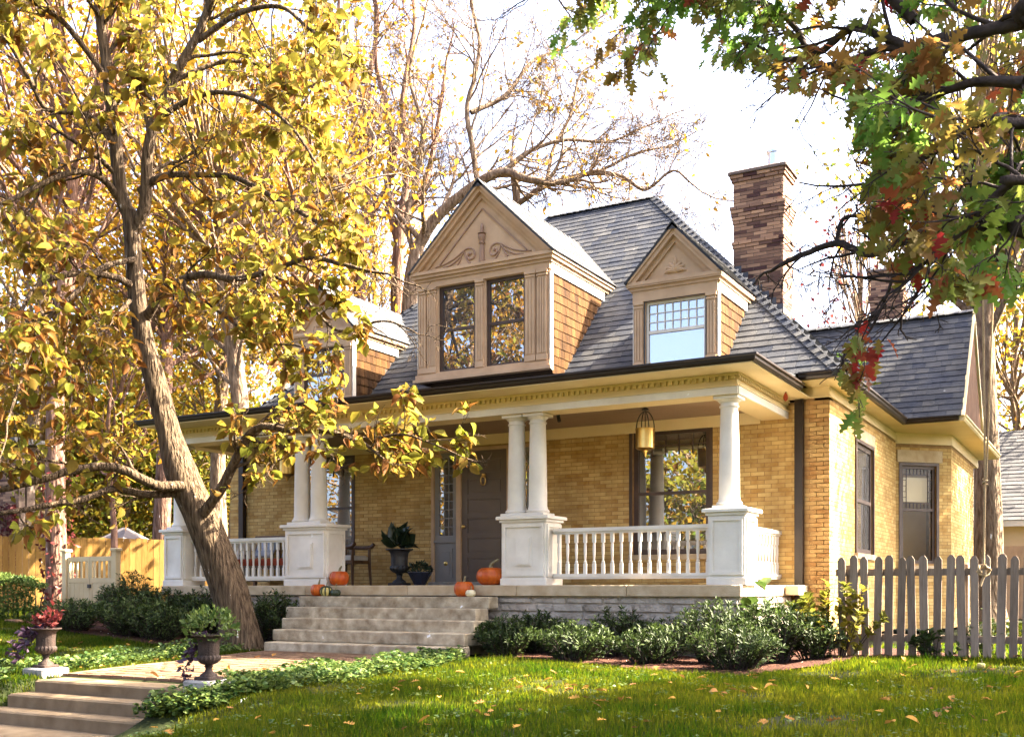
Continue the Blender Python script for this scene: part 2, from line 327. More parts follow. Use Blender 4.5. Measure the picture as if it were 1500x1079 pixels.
DIAMOND = (np.array([(0, 0, 0), (.30, .45, .05), (0, 1, -.12), (-.30, .45, .05)], float), np.array([(0, 1, 2), (0, 2, 3)], int))
LANCE = (np.array([(0, 0, 0), (.17, .42, .05), (0, 1, -.16), (-.17, .42, .05)], float), np.array([(0, 1, 2), (0, 2, 3)], int))
def leaf_frames(axis, nrm):
    a = unit(axis); s = unit(np.cross(a, nrm)); u = np.cross(s, a); return s, a, u
def leaf_arrays(shape, pos, axis, nrm, size, tint):
    V0, F0 = shape; s, a, u = leaf_frames(axis, nrm)
    size = np.broadcast_to(size, (len(pos),))
    V = pos[:, None]+size[:, None, None]*(V0[None, :, 0:1]*s[:, None]+V0[None, :, 1:2]*a[:, None]+V0[None, :, 2:3]*u[:, None])
    F = F0[None]+(np.arange(len(pos))*len(V0))[:, None, None]
    return V.reshape(-1, 3), F.reshape(-1, 3), np.repeat(tint, len(V0))
def leaves_obj(name, m, parent, shape, pos, axis, nrm, size, tint, kind='stuff'):
    V, F, T = leaf_arrays(shape, pos, axis, nrm, size, tint)
    o = finish(name, np_mesh(name, V, F, T), m, parent)
    if kind: o['kind'] = kind
    return o
def split_leaves(name, rest, m, parent, shapes, pos, axis, nrm, size, tint, which, count=300):
    """the leaves that show largest become objects of their own, the others one mesh"""
    x, y, D = to_px(pos); sc_ = np.where((D > 1) & (x > 10) & (x < 1490) & (y > 10) & (y < 1069), size/np.maximum(D, 1), 0)
    s, a, u = leaf_frames(axis, nrm)
    face = np.abs(np.einsum('ij,ij->i', u, unit(pos-np.array(CAM))))
    order = np.argsort(-sc_*(0.3+face)); big = order[:count]; small = order[count:]
    bank = {}
    for i in big:
        k = (int(which[i]), int(np.clip(tint[i]*12, 0, 11)))
        if k not in bank:
            V0, F0 = shapes[k[0]]; me = np_mesh(name, V0, F0, np.full(len(V0), (k[1]+0.5)/12)); me.materials.append(MT[m]); bank[k] = me
        o = bpy.data.objects.new(name, bank[k]); C.objects.link(o)
        M = np.eye(4); M[:3, 0] = s[i]*size[i]; M[:3, 1] = a[i]*size[i]; M[:3, 2] = u[i]*size[i]; M[:3, 3] = pos[i]
        setp(o, parent); o.matrix_basis = Matrix(M.tolist())
    VV = []; FF = []; TT = []; off = 0
    for k, sh in enumerate(shapes):
        q = small[which[small] == k]
        if len(q):
            V, F, T = leaf_arrays(sh, pos[q], axis[q], nrm[q], size[q], tint[q]); VV.append(V); FF.append(F+off); TT.append(T); off += len(V)
    stuff(finish(rest, np_mesh(rest, np.concatenate(VV), np.concatenate(FF), np.concatenate(TT)), m, parent))

# ------------------------------------------------------------------ ground
def on_ground(X, Y, dz=0.0): return (float(X), float(Y), float(gz(X, Y))+dz)
def in_poly(P, X, Y):
    X = np.asarray(X); Y = np.asarray(Y); r = np.zeros(X.shape, bool); n = len(P); j = n-1
    for i in range(n):
        xi, yi = P[i]; xj, yj = P[j]
        with np.errstate(divide='ignore', invalid='ignore'):
            c = ((yi > Y) != (yj > Y)) & (X < (xj-xi)*(Y-yi)/(yj-yi+1e-12)+xi)
        r ^= c; j = i
    return r
def axis_grid(a, b, fine0, fine1, df, dc):
    L = [a]
    while L[-1] < b-1e-6: L.append(L[-1]+(df if fine0 <= L[-1] < fine1 else dc))
    return np.array(L)
gx = np.unique(np.round(np.concatenate([axis_grid(-420, 420, -20, 12, 0.25, 8), np.arange(-6.4, -2.8, .06)]), 3)); gy = np.unique(np.round(np.concatenate([axis_grid(-400, 600, -16, 8, 0.25, 8), np.arange(-8.4, -5.8, .08)]), 3))
GX, GY = np.meshgrid(gx, gy, indexing='ij')
GZ = gz(GX, GY)
V = np.stack([GX, GY, GZ], -1).reshape(-1, 3); ny = len(gy)
i, j = np.meshgrid(np.arange(len(gx)-1), np.arange(ny-1), indexing='ij')
F = np.stack([i*ny+j, (i+1)*ny+j, (i+1)*ny+j+1, i*ny+j+1], -1).reshape(-1, 4)
struct(finish('ground', np_mesh('ground', V, F), 'lawn_soil', smooth=True))
BED_R = [(-3.05,-.25),(-3.05,-1.55),(-2.5,-1.62),(-1.7,-1.85),(-.7,-2.25),(.3,-2.72),(1.1,-2.72),(1.6,-1.9),(2.0,-1.0),(2.5,-.62),(3.2,-.5),(3.2,-.2),(.95,2.2),(.3,2.2),(.3,-.25)]
BED_L = [(-6.75,-.25),(-6.65,-1.5),(-7.2,-1.95),(-8.2,-2.3),(-9.4,-2.25),(-10.4,-2.0),(-11.5,-1.8),(-13.5,-1.2),(-13.5,1.2),(-10.8,.9),(-10.6,-.25)]
WALK = [(-5.75,-6.45),(-3.5,-6.45),(-3.35,-2.0),(-6.45,-2.0)]
def bed(name, P, d=0.11):
    xs = [p[0] for p in P]; ys = [p[1] for p in P]
    ax = np.arange(min(xs), max(xs)+d, d); ay = np.arange(min(ys), max(ys)+d, d); X, Y = np.meshgrid(ax, ay, indexing='ij')
    z = gz(X, Y)+0.012+RNG.random(X.shape)*0.035; n = len(ay); cen = in_poly(P, X[:-1, :-1]+d/2, Y[:-1, :-1]+d/2)
    ii, jj = np.nonzero(cen); F = np.stack([ii*n+jj, (ii+1)*n+jj, (ii+1)*n+jj+1, ii*n+jj+1], -1)
    return struct(finish(name, np_mesh(name, np.stack([X, Y, z], -1).reshape(-1, 3), F), 'mulch', smooth=True))
bed('mulch_bed', BED_R); bed('mulch_bed', BED_L)
# front path of brick pavers with a concrete landing at its street end
def walk_x(y, t): f = (y+6.45)/4.45; return (-5.75+(-0.70)*f)*(1-t)+(-3.5+0.15*f)*t
PAV = []
for k, y in enumerate(np.arange(-6.1, -1.98, 0.115)):
    n = 13 if k % 2 else 12
    for q in range(n+1):
        t0 = max(0, (q-(0.5 if k % 2 else 0))/n); t1 = min(1, (q+1-(0.5 if k % 2 else 0))/n)
        if t1-t0 < 0.02: continue
        a, b = walk_x(y, t0)+.004, walk_x(y, t1)-.004; z = float(gz((a+b)/2, y))
        h_ = z+.028+random.random()*.007; q4 = [(a, y+.004), (b, y+.004), (b, y+.111), (a, y+.111)]; PAV.append([(*g_, z-.02) for g_ in q4]+[(*g_, h_) for g_ in q4])
path = MB()
ys = np.linspace(-6.2, -1.9, 18)
for a, b in zip(ys[:-1], ys[1:]):
    za, zb = float(gz(-4.6, a))+.018, float(gz(-4.6, b))+.018
    path.add([(walk_x(a, 0), a, za), (walk_x(a, 1), a, za), (walk_x(b, 1), b, zb), (walk_x(b, 0), b, zb)], [(0, 1, 2, 3)])
path = struct(path.build('path', 'concrete'))
fs_ = thing('front_steps', 'low concrete garden steps between the two planted urns at the lower left', 'steps', (-4.6, -7.1, -.42))
for k, (y0, y1, z, xl, xr) in enumerate([(-6.5, -6.08, 0.012, -5.62, -3.42), (-6.80, -6.48, -.115, -5.66, -3.40), (-7.09, -6.78, -.25, -5.78, -3.36)]):
    s = MB().cbox(xl, xr, y0, y1, z-.30, z, .018); s.build('step', 'concrete', fs_)
lo = MB().box(-8.5, -2.9, -9.6, -7.085, -.60, -.385); struct(lo.build('sidewalk', 'concrete'))

# ------------------------------------------------------------------ the house
house = thing('brick_house', 'yellow brick house with slate roof, three gabled dormers and a white columned porch', 'house', (-4.75, 3.0, 0.2))
BR = []                                        # (parent wall, material, 8 corners) of every brick; the ones that show largest become objects
def intervals(a, b, cuts):
    out = [(a, b)]
    for c0, c1 in cuts:
        nx = []
        for p, q in out:
            if c1 <= p or c0 >= q: nx.append((p, q))
            else:
                if c0 > p: nx.append((p, c0))
                if c1 < q: nx.append((c1, q))
        out = nx
    return out
def brick_wall(name, parent, p0, ud, length, z0, z1, openings=(), m='brick', mm='mortar', L=.215, H=.066, thick=.22, proud=.005, j=.009, store=BR, seed=0):
    """p0 = plan point where u = 0, ud = plan direction of u; the outer face looks along (ud.y, -ud.x)"""
    ux, uy = unit(np.array(ud, float)); nx, ny_ = uy, -ux; rr = random.Random(seed)
    P = lambda u, d, z: (p0[0]+ux*u+nx*d, p0[1]+uy*u+ny_*d, z)
    us = sorted({0, length, *[o for q in openings for o in q[:2]]}); zs = sorted({z0, z1, *[o for q in openings for o in q[2:]]})
    core = MB()
    for a, b in zip(us[:-1], us[1:]):
        for c, d in zip(zs[:-1], zs[1:]):
            if any(q[0] <= (a+b)/2 <= q[1] and q[2] <= (c+d)/2 <= q[3] for q in openings): continue
            core.obox(P(a, 0, c), np.array(P(b, 0, c))-P(a, 0, c), np.array(P(a, -thick, c))-P(a, 0, c), (0, 0, d-c))
    w = core.build(name, mm, parent)
    nrow = int((z1-z0)/H)
    for r in range(nrow):
        za = z0+r*H; zb = za+H-j; cuts = [(q[0], q[1]) for q in openings if q[2] < zb and q[3] > za]
        u = -(0.5*L if r % 2 else 0)
        while u < length:
            for a, b in intervals(max(0, u), min(length, u+L), cuts):
                if b-a < .03: continue
                d = proud*(.75+.5*rr.random()); a2, b2 = a+j/2, b-j/2
                store.append((w, m, [P(a2, 0, za), P(b2, 0, za), P(b2, 0, zb), P(a2, 0, zb), P(a2, d, za), P(b2, d, za), P(b2, d, zb), P(a2, d, zb)]))
            u += L
    return w
BRF = [(4, 5, 6, 7), (0, 1, 5, 4), (1, 2, 6, 5), (2, 3, 7, 6), (3, 0, 4, 7)]
def hexa_objects(items, name, count, score):
    """items: (parent, material, corners): the best scored become objects, the rest one stuff mesh per parent and material"""
    cen = np.array([np.mean(i[2], axis=0) for i in items]); sc_ = score(cen, items); order = np.argsort(-sc_)
    big = set(order[:count].tolist()); rest = {}
    bank = {}
    for k, (w, m, c) in enumerate(items):
        if k in big:
            c = np.array(c); o0 = c[0]; rel = c-o0; key = (m, tuple(np.round(rel, 3).ravel()))
            if key not in bank:
                me = bpy.data.meshes.new(name); me.from_pydata(rel.tolist(), [], BRF); me.materials.append(MT[m]); bank[key] = me
            o = bpy.data.objects.new(name, bank[key]); C.objects.link(o); setp(o, w); o.location = o0
        else:
            rest.setdefault((w.name, m), (w, []))[1].append(c)
    for (wn_, m), (w, L) in rest.items():
        V = np.array(L).reshape(-1, 3); F = (np.array(BRF)[None]+(np.arange(len(L))*8)[:, None, None]).reshape(-1, 4)
        stuff(finish(name, np_mesh(name, V, F), m, w))
def view_score(cen, items):
    x, y, D = to_px(cen); ok = (x > 0) & (x < 1500) & (y > 0) & (y < 1079) & (D > 1)
    return np.where(ok, 1/D, 0)

hexa_objects([(path, 'paver', c) for c in PAV], 'paver', 300, view_score)
# main walls.  Front wall in Y = 2.28, right wall in X = 0.87, canted bay corner at 45 degrees, wing wall in X = 1.766
YW = 2.28; XL = -11.3; FZ = 1.055
def U(x): return x-XL
front = brick_wall('front_wall', house, (XL, YW), (1, 0), 0.36-XL, 0.25, 3.84,
    [(U(-9.45), U(-8.12), 1.56, 3.60), (U(-6.30), U(-4.08), FZ, 3.52), (U(-2.33), U(-1.0), 1.56, 3.60)], seed=1)
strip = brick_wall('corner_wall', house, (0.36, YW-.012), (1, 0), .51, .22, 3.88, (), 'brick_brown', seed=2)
side = brick_wall('side_wall', house, (0.87, YW-.012), (0, 1), 5.557, .22, 3.88, [(1.86, 3.26, 1.60, 3.44)], seed=3, proud=.004)
cant = brick_wall('bay_wall', house, (0.87, 7.825), (1, 1), 1.267, .22, 3.84, [(.13, .92, 1.50, 3.42)], seed=4, proud=.004)
wing = brick_wall('wing_wall', house, (1.766, 8.721), (0, 1), 3.8, .22, 3.84, (), seed=5, proud=.004)
b = MB().box(XL, XL+.22, YW+.22, 12.0, .2, 4.0).box(XL, 1.766, 11.9, 12.1, .2, 4.0).box(1.55, 1.76, 12.05, 12.5, .2, 4.2); b.build('rear_wall', 'mortar', house)
b = MB().box(XL+.25, .6, YW+.9, YW+.95, .3, 3.9); b.build('inner_wall', 'dark_wood', house)
hexa_dark = MB().box(XL+.23, .64, YW+.2, 8, 3.90, 3.95); hexa_dark.build('attic_floor', 'dark_wood', house)

# porch floor, stone base
b = MB()
for xa, xb in [(-10.42, -8.9), (-8.9, -7.05), (-7.05, -5.0), (-5.0, -3.05), (-3.05, -1.3), (-1.3, .335)]:
    MB().cbox(xa+.002, xb-.002, -.36, .3, .90, FZ, .012).build('coping_stone', 'limestone', house)
MB().cbox(-.05, .345, .302, 1.25, .90, FZ-.003, .012).build('coping_stone', 'limestone', house)
MB().cbox(-.05, .345, 1.254, YW-.03, .90, FZ-.003, .012).build('coping_stone', 'limestone', house)
MB().box(-10.4, .0, .302, YW-.001, .93, FZ-.006).build('porch_floor', 'concrete', house)
MB().cbox(.36, .56, 1.7, YW-.03, .91, FZ+.0, .01).build('coping_stone', 'limestone', house)
base = MB().box(-10.36, .29, -.27, -.06, -.2, .897).box(.08, .29, -.06, YW-.02, -.2, .897).build('foundation_wall', 'foundation', house)
ST = []
def stones(p0, ud, length, z0, z1, wpar):
    ux, uy = unit(np.array(ud, float)); nx, ny_ = uy, -ux; z = z0; P = lambda u, d, z: (p0[0]+ux*u+nx*d, p0[1]+uy*u+ny_*d, z)
    while z < z1-.05:
        h = min(random.uniform(.09, .2), z1-z); u = 0
        while u < length:
            w = random.uniform(.22, .62); e = min(length, u+w); d = random.uniform(.02, .06); c = .012
            if e-u > .06: ST.append((wpar, 'foundation', [P(u+c, 0, z+c), P(e-c, 0, z+c), P(e-c, 0, z+h-.002), P(u+c, 0, z+h-.002),
                P(u+c*2+random.random()*.02, d, z+c*2), P(e-c*2, d*random.uniform(.6, 1.2), z+c*1.5), P(e-c*2.5, d*random.uniform(.5, 1), z+h-c*1.5), P(u+c*2, d*random.uniform(.6, 1.2), z+h-c*2)]))
            u = e
        z += h
stones((-10.36, -.27), (1, 0), 10.65, 0.05, .893, base); stones((.29, -.27), (0, 1), 2.5, 0.05, .893, base)
hexa_objects(ST, 'foundation_stone', 110, view_score)

# porch steps (a flight of limestone treads)
ps = thing('porch_steps', 'wide weathered limestone steps leading up to the porch with pumpkins on them', 'steps', (-5.0, -1.2, .05))
for k, (xl, xr, yf, zt, zb) in enumerate([(-6.92, -3.34, -.67, .882, .70), (-6.92, -3.36, -.99, .715, .53), (-6.72, -3.20, -1.31, .548, .37), (-6.62, -3.15, -1.63, .385, .20), (-6.50, -3.08, -1.95, .208, -.1)]):
    MB().cbox(xl, xr, yf, -.375 if k == 0 else yf+.36, zb+.018, zt, .014).build('step', 'step_stone', ps)
    MB().box(xl+.04, xr-.04, yf+.05, -.372, zb, zb+.019).build('step', 'step_stone', ps)
st_in = MB().box(-6.45, -3.45, -1.6, -.372, -.1, .19).build('step', 'step_stone', ps)

# pedestals, columns
def pedestal(x0, x1, panel=True):
    b = MB().box(x0, x1, -.25, .25, FZ+.10, 2.03); b.cbox(x0-.02, x1+.02, -.27, .27, FZ, FZ+.10, .008)
    b.cbox(x0-.03, x1+.03, -.28, .28, 1.985, 2.025, .006); b.cbox(x0-.07, x1+.07, -.32, .32, 2.026, 2.075, .01)
    p = b.build('pedestal', 'white_paint', house)
    def pan(o, u, v, n, w, h, f0):                      # a raised frame and a raised inner panel on one face
        q = MB(); o, u, v, n = map(np.array, (o, u, v, n))
        for a, c, d, e in ((.03, .03, w-.03, .075), (.03, h-.075, w-.03, h-.03), (.03, .075, .075, h-.075), (w-.075, .075, w-.03, h-.075)):
            q.obox(o+u*a+v*c+n*.001, u*(d-a), v*(e-c), n*.024)
        if f0: (q.obox(o+u*w*.32+v*h*.22+n*.001, u*w*.36, v*h*.52, n*.014), q.obox(o+u*(w*.32+.022)+v*(h*.22+.022)+n*.0155, u*(w*.36-.044), v*(h*.52-.044), n*.016))
        q.build('panel', 'white_paint', p)
    W = x1-x0; z = FZ+.10; H = 1.985-z
    pan((x0, -.25, z), (1., 0, 0), (0, 0, 1.), (0, -1., 0), W, H, panel)
    pan((x1, -.25, z), (0, 1., 0), (0, 0, 1.), (1., 0, 0), .5, H, False)
    return p
pedestal(-.155, .355, False); pedestal(-3.36, -2.62); pedestal(-7.46-.12, -6.70); pedestal(-10.46, -9.98, False)
def column(x):
    c = MB(); H = 3.60-2.076
    c.cbox(x-.185, x+.185, -.185, .185, 2.076, 2.125, .005)
    shaft = [(.165, .05), (.178, .075), (.165, .10), (.150, .105), (.148, .125), (.140, .15)]+[(.14-.022*(t**1.6), .15+t*(H-.30)) for t in np.linspace(.05, 1, 10)]
    shaft += [(.134, H-.148), (.137, H-.138), (.134, H-.128), (.118, H-.125), (.118, H-.09), (.132, H-.085), (.158, H-.055), (.165, H-.048)]
    c.lathe([(r, z) for r, z in shaft], (x, 0, 2.076), 28)
    o = c.build('column', 'white_paint', house, True)
    MB().cbox(x-.17, x+.17, -.17, .17, 3.555, 3.60, .005).build('abacus', 'white_paint', o)
for x in (0.06, -2.88, -3.24, -7.06, -7.42, -10.28): column(x)

# railings with turned balusters
balm = MB(); zb = FZ+.165; zt = 1.80
balm.cbox(-.024, .024, -.024, .024, 0, .15, .003); balm.cbox(-.024, .024, -.024, .024, zt-zb-.13, zt-zb, .003)
balm.lathe([(.017, .15), (.024, .16), (.024, .175), (.015, .19), (.018, .25), (.024, .33), (.022, .40), (.016, .45), (.024, .465), (.024, .48), (.017, .49), (.017, zt-zb-.13)], n=10)
bal_me = bpy.data.meshes.new('baluster'); bal_me.from_pydata(balm.v, [], balm.f); bal_me.materials.append(MT['white_paint'])
def railing(p, q, n):
    p = np.array(p, float); q = np.array(q, float); L = np.linalg.norm(q-p); u = (q-p)/L; w = np.array((-u[1], u[0]))
    P3 = lambda a, s, z: (p[0]+u[0]*a+w[0]*s, p[1]+u[1]*a+w[1]*s, z)
    r = MB()
    for s, z0, z1 in ((.035, FZ+.09, FZ+.12), (.05, FZ+.121, zb), (.03, zt, zt+.03), (.055, zt+.031, zt+.085)):
        r.obox(P3(0, -s, z0), np.array(P3(L, -s, z0))-P3(0, -s, z0), np.array(P3(0, s, z0))-P3(0, -s, z0), (0, 0, z1-z0))
    o = r.build('railing', 'white_paint', house)
    for k in range(n):
        b = bpy.data.objects.new('baluster', bal_me); C.objects.link(b); setp(b, o)
        a = (k+.5)*L/n; b.location = P3(a, 0, zb)
railing((-2.59, -.02), (-.165, -.02), 17); railing((-9.97, -.02), (-7.60, -.02), 17); railing((.10, .27), (.10, YW-.01), 13); railing((-10.25, .27), (-10.25, YW-.01), 13)

# entablature: beams, bands, dentils, soffit, gutters
XE0, XE1 = -10.56, .24
e = MB().box(XE0+.16, XE1-.01, -.20, .20, 3.602, 3.875).box(-.16, XE1-.01, .20, YW-.02, 3.602, 3.875).box(XE0+.16, XE0+.5, .20, YW-.02, 3.602, 3.875)
ent = e.build('beam', 'cream_bounce_paint', house)
e = MB().box(XE0+.14, XE1+.005, -.225, -.2005, 3.60, 3.70).box(XE1-.0095, XE1+.02, -.2005, YW-.022, 3.60, 3.70); e.build('fascia', 'white_paint', ent)
e = MB().box(XE0+.13, XE1+.02, -.245, -.2005, 3.701, 3.722).box(XE1-.0095, XE1+.035, -.2005, YW-.024, 3.701, 3.722)
e.box(XE0+.13, XE1+.03, -.25, -.2005, 3.842, 3.872).box(XE1-.0095, XE1+.04, -.2005, YW-.024, 3.842, 3.872); e.build('moulding', 'cream_bounce_paint', ent)
dn = MB()
for x in np.arange(XE0+.16, XE1, .088): dn.box(x, x+.045, -.238, -.2003, 3.79, 3.8415)
for y in np.arange(-.19, YW-.06, .088): dn.box(XE1-.0093, XE1+.026, y, y+.045, 3.79, 3.8415)
stuff(dn.build('dentil', 'cream_bounce_paint', ent))
sf = MB().box(-10.50, .60, -.76, YW-.03, 3.876, 3.895); sf.build('soffit', 'cream_bounce_paint', house)
MB().box(-10.3, -.17, .201, YW-.02, 3.74, 3.76).build('porch_ceiling', 'ceiling_wood', house)
MB().box(-10.3, -.18, YW-.045, YW-.02, 3.56, 3.739).build('frieze_board', 'cream_bounce_paint', house)
GP = [(0, 0), (.07, 0), (.095, .03), (.10, .06), (.125, .075), (.125, .10), (.112, .10), (.10, .088), (0, .088)]     # gutter profile: out, up
def gutter(name, pts, z, m='gutter', prof=GP, closed_ends=True):
    """gutter along a plan polyline, its profile set out to the right hand side of travel; mitred corners"""
    pts = [np.array(p, float) for p in pts]; n = len(pts); ring = []
    for i in range(n):
        d0 = unit(pts[i]-pts[i-1]) if i else unit(pts[1]-pts[0]); d1 = unit(pts[i+1]-pts[i]) if i < n-1 else d0
        n0 = np.array((d0[1], -d0[0])); n1 = np.array((d1[1], -d1[0])); mm = (n0+n1)/(1+np.dot(n0, n1))
        ring.append([(pts[i][0]+mm[0]*o, pts[i][1]+mm[1]*o, z+h) for o, h in prof])
    k = len(prof); vs = [p for r in ring for p in r]; fs = []
    for i in range(n-1):
        for a in range(k): c = (a+1) % k; fs.append((i*k+a, (i+1)*k+a, (i+1)*k+c, i*k+c))
    fs += [tuple(range(k)), tuple(range(n*k-1, (n-1)*k-1, -1))]
    return MB().add(vs, fs).build(name, m, house)
gutter('gutter', [(-10.47, 1.5), (-10.47, -.70), (.555, -.70), (.555, 1.58)], 3.888)
gutter('gutter', [(.60, 1.63), (1.16, 1.63), (1.16, 6.80), (2.14, 6.80)], 4.045)
gutter('gutter', [(2.145, 6.80), (2.145, 13.5)], 4.052, 'cream_bounce_paint')
# low porch roof deck between gutter and dormer fronts
MB().add([(-10.47, -.70, 3.97), (.555, -.70, 3.97), (.555, 1.6, 4.12), (-10.47, 1.6, 4.12), (-10.47, -.70, 3.896), (.555, -.70, 3.896), (.555, 1.6, 3.896), (-10.47, 1.6, 3.896)],
         [(0, 1, 2, 3), (7, 6, 5, 4), (0, 4, 5, 1), (1, 5, 6, 2), (2, 6, 7, 3), (3, 7, 4, 0)]).build('porch_roof', 'slate', house)
# upper wall friezes and eaves of the main block, bay and wing
b = MB().box(.37, .885, YW-.045, YW+.2, 3.882, 4.04).box(.66, .885, YW+.2, 7.82, 3.882, 4.04)
b.box(.37, .90, YW-.065, YW-.0455, 3.882, 3.905).box(.8855, .905, YW-.03, 7.83, 3.882, 3.905)
b.poly([(.87, 7.80, 3.843), (1.79, 8.715, 3.843), (1.56, 8.92, 3.843), (.66, 8.0, 3.843)], (0, 0, .21)); b.box(1.55, 1.79, 8.72, 13.3, 3.843, 4.05)
b.build('frieze', 'cream_bounce_paint', house)
b = MB().box(.56, 1.17, 1.66, YW+.3, 4.041, 4.056).box(.60, 1.17, YW+.301, 6.82, 4.041, 4.056).box(.5, 2.15, 6.821, 13.5, 4.051, 4.066); b.build('soffit', 'cream_bounce_paint', house)
MB().box(.376, .50, YW-.13, YW-.03, .30, 3.86).build('downspout', 'gutter', house)
MB().box(-10.95, -10.83, YW-.13, YW-.03, .95, 3.73).build('downspout', 'gutter', house)

# ------------------------------------------------------------------ roofs
SL = []
def slate_plane(par, m, P, u, v, poly, e=.165, w=.25, t=.010, store=None, seed=0, ragged=.007):
    """courses of slates on the plane P + u*a + v*b (u, v unit vectors; v up the slope) inside the convex polygon poly [(a, b)]"""
    store = SL if store is None else store
    P, u, v = (np.array(q, float) for q in (P, u, v)); n = np.cross(u, v); rr = random.Random(seed)
    A = np.array(poly, float)
    def span(b):
        xs = []
        for i in range(len(A)):
            (a0, b0), (a1, b1) = A[i], A[(i+1) % len(A)]
            if (b0 <= b < b1) or (b1 <= b < b0): xs.append(a0+(a1-a0)*(b-b0)/(b1-b0))
        return (min(xs), max(xs)) if len(xs) >= 2 else None
    b = A[:, 1].min(); k = 0; bmax = A[:, 1].max()
    while b < bmax-.02:
        s = span(b+.3*e)
        if s:
            a = s[0]-rr.random()*w
            while a < s[1]:
                ww = w*rr.uniform(.72, 1.25); a0, a1 = max(a, s[0]), min(a+ww, s[1]); dj = rr.uniform(-ragged, ragged); tt = t*rr.uniform(.85, 1.25)
                if a1-a0 > .025:
                    q = lambda x, y, z: tuple(P+u*x+v*y+n*z)
                    b0 = b+dj; b1 = min(b+e*1.12, bmax+.01)
                    store.append((par, m, [q(a0+.003, b0, .0), q(a1-.003, b0, .0), q(a1-.003, b1, .0), q(a0+.003, b1, .0),
                        q(a0+.003, b0, tt+.004), q(a1-.003, b0, tt+.004), q(a1-.003, b1, .003), q(a0+.003, b1, .003)]))
                a += ww
        b += e; k += 1
S1 = 1.02; Y0 = 1.55; Z0 = 4.13
XRE, XLE = 1.20, -10.70; RY = Y0+4.75; RZ = Z0+S1*4.75; RXR, RXL = XRE-4.75, XLE+4.75
rf = MB().add([(XLE, Y0, Z0), (XRE, Y0, Z0), (RXR, RY, RZ), (RXL, RY, RZ), (XRE, 11.05, Z0), (XLE, 11.05, Z0)],
              [(0, 1, 2, 3), (1, 4, 2), (4, 5, 3, 2), (5, 0, 3), (0, 5, 4, 1)]).build('main_roof', 'slate', house)
k1 = math.hypot(1, S1); v1 = np.array((0, 1, S1))/k1; h1 = 4.75*k1
slate_plane(rf, 'slate', (XLE, Y0, Z0), (1, 0, 0), v1, [(0, 0), (XRE-XLE, 0), (RXR-XLE, h1), (RXL-XLE, h1)], seed=11)
v2 = np.array((-1, 0, S1))/k1
slate_plane(rf, 'slate', (XRE, Y0, Z0), (0, 1, 0), v2, [(0, 0), (9.5, 0), (4.75, h1)], e=.17, w=.3, seed=12)
v3 = np.array((1, 0, S1))/k1
slate_plane(rf, 'slate', (XLE, 11.05, Z0), (0, -1, 0), v3, [(0, 0), (9.5, 0), (4.75, h1)], e=.2, w=.4, seed=13)
# hip and ridge caps
def caps(p, q, n, name='ridge_cap', par=None, w=.12, flare=0):
    p = np.array(p, float); q = np.array(q, float); b = MB()
    d = (q-p)/n; s = unit(np.cross(d, (0, 0, 1))); up = unit(np.cross(s, d))
    for i in range(n):
        o = p+d*i; t0 = up*.032; t1 = up*.026; e = d*1.08
        b.add([o-s*w-up*.05+t0*.5, o+t0, o+s*w-up*.05+t0*.5, o+e-s*w-up*.05, o+e+t1, o+e+s*w-up*.05,
               o-s*w-up*.10, o+s*w-up*.10], [(0, 1, 4, 3), (1, 2, 5, 4), (6, 7, 2, 1), (6, 1, 0)])
    return stuff(b.build(name, 'slate', par or rf))
caps((XRE, Y0, Z0), (RXR, RY, RZ), 40); caps((XLE, Y0, Z0), (RXL, RY, RZ), 40); caps((RXL, RY, RZ), (RXR, RY, RZ), 16)
# wing roof: ridge along X, gable to the right
WY0, WZ0, WYR, WZR = 6.76, 4.14, 8.50, 6.42; XG = 2.20; s2 = (WZR-WZ0)/(WYR-WY0)
wf = MB().poly([(-1.6, WY0, WZ0), (-1.6, 2*WYR-WY0, WZ0), (-1.6, WYR, WZR)], (XG-.02+1.6, 0, 0)).build('wing_roof', 'slate', house)
k2 = math.hypot(1, s2); v = np.array((0, 1, s2))/k2
slate_plane(wf, 'slate', (-1.6, WY0, WZ0), (1, 0, 0), v, [(0, 0), (XG+1.6, 0), (XG+1.6, k2*(WYR-WY0)), (0, k2*(WYR-WY0))], e=.15, w=.26, seed=14)
caps((XG, WYR, WZR), (-1.3, WYR, WZR), 14, par=wf)
MB().poly([(XG-.018, WY0+.25, WZ0+.1), (XG-.018, 2*WYR-WY0-.25, WZ0+.1), (XG-.018, WYR, WZR-.25)], (.012, 0, 0)).build('gable_board', 'gable_brown', wf)
for y0, sg in ((WY0, 1), (2*WYR-WY0, -1)):
    a = np.array((XG-.016, y0, WZ0)); bb = np.array((XG-.016, WYR, WZR)); d = unit(bb-a); nn = unit(np.cross(d, (1, 0, 0)))*(-sg if sg > 0 else 1)
    nn = nn if nn[2] < 0 else -nn
    MB().poly([a, bb, bb+nn*.10, a+nn*.10], (.05, 0, 0)).build('rake_board', 'cream_bounce_paint', wf)
MB().box(-1.0, 2.12, 9.0, 13.4, 4.07, 4.35).build('rear_roof', 'slate', house)
hexa_objects(SL, 'slate', 300, view_score)

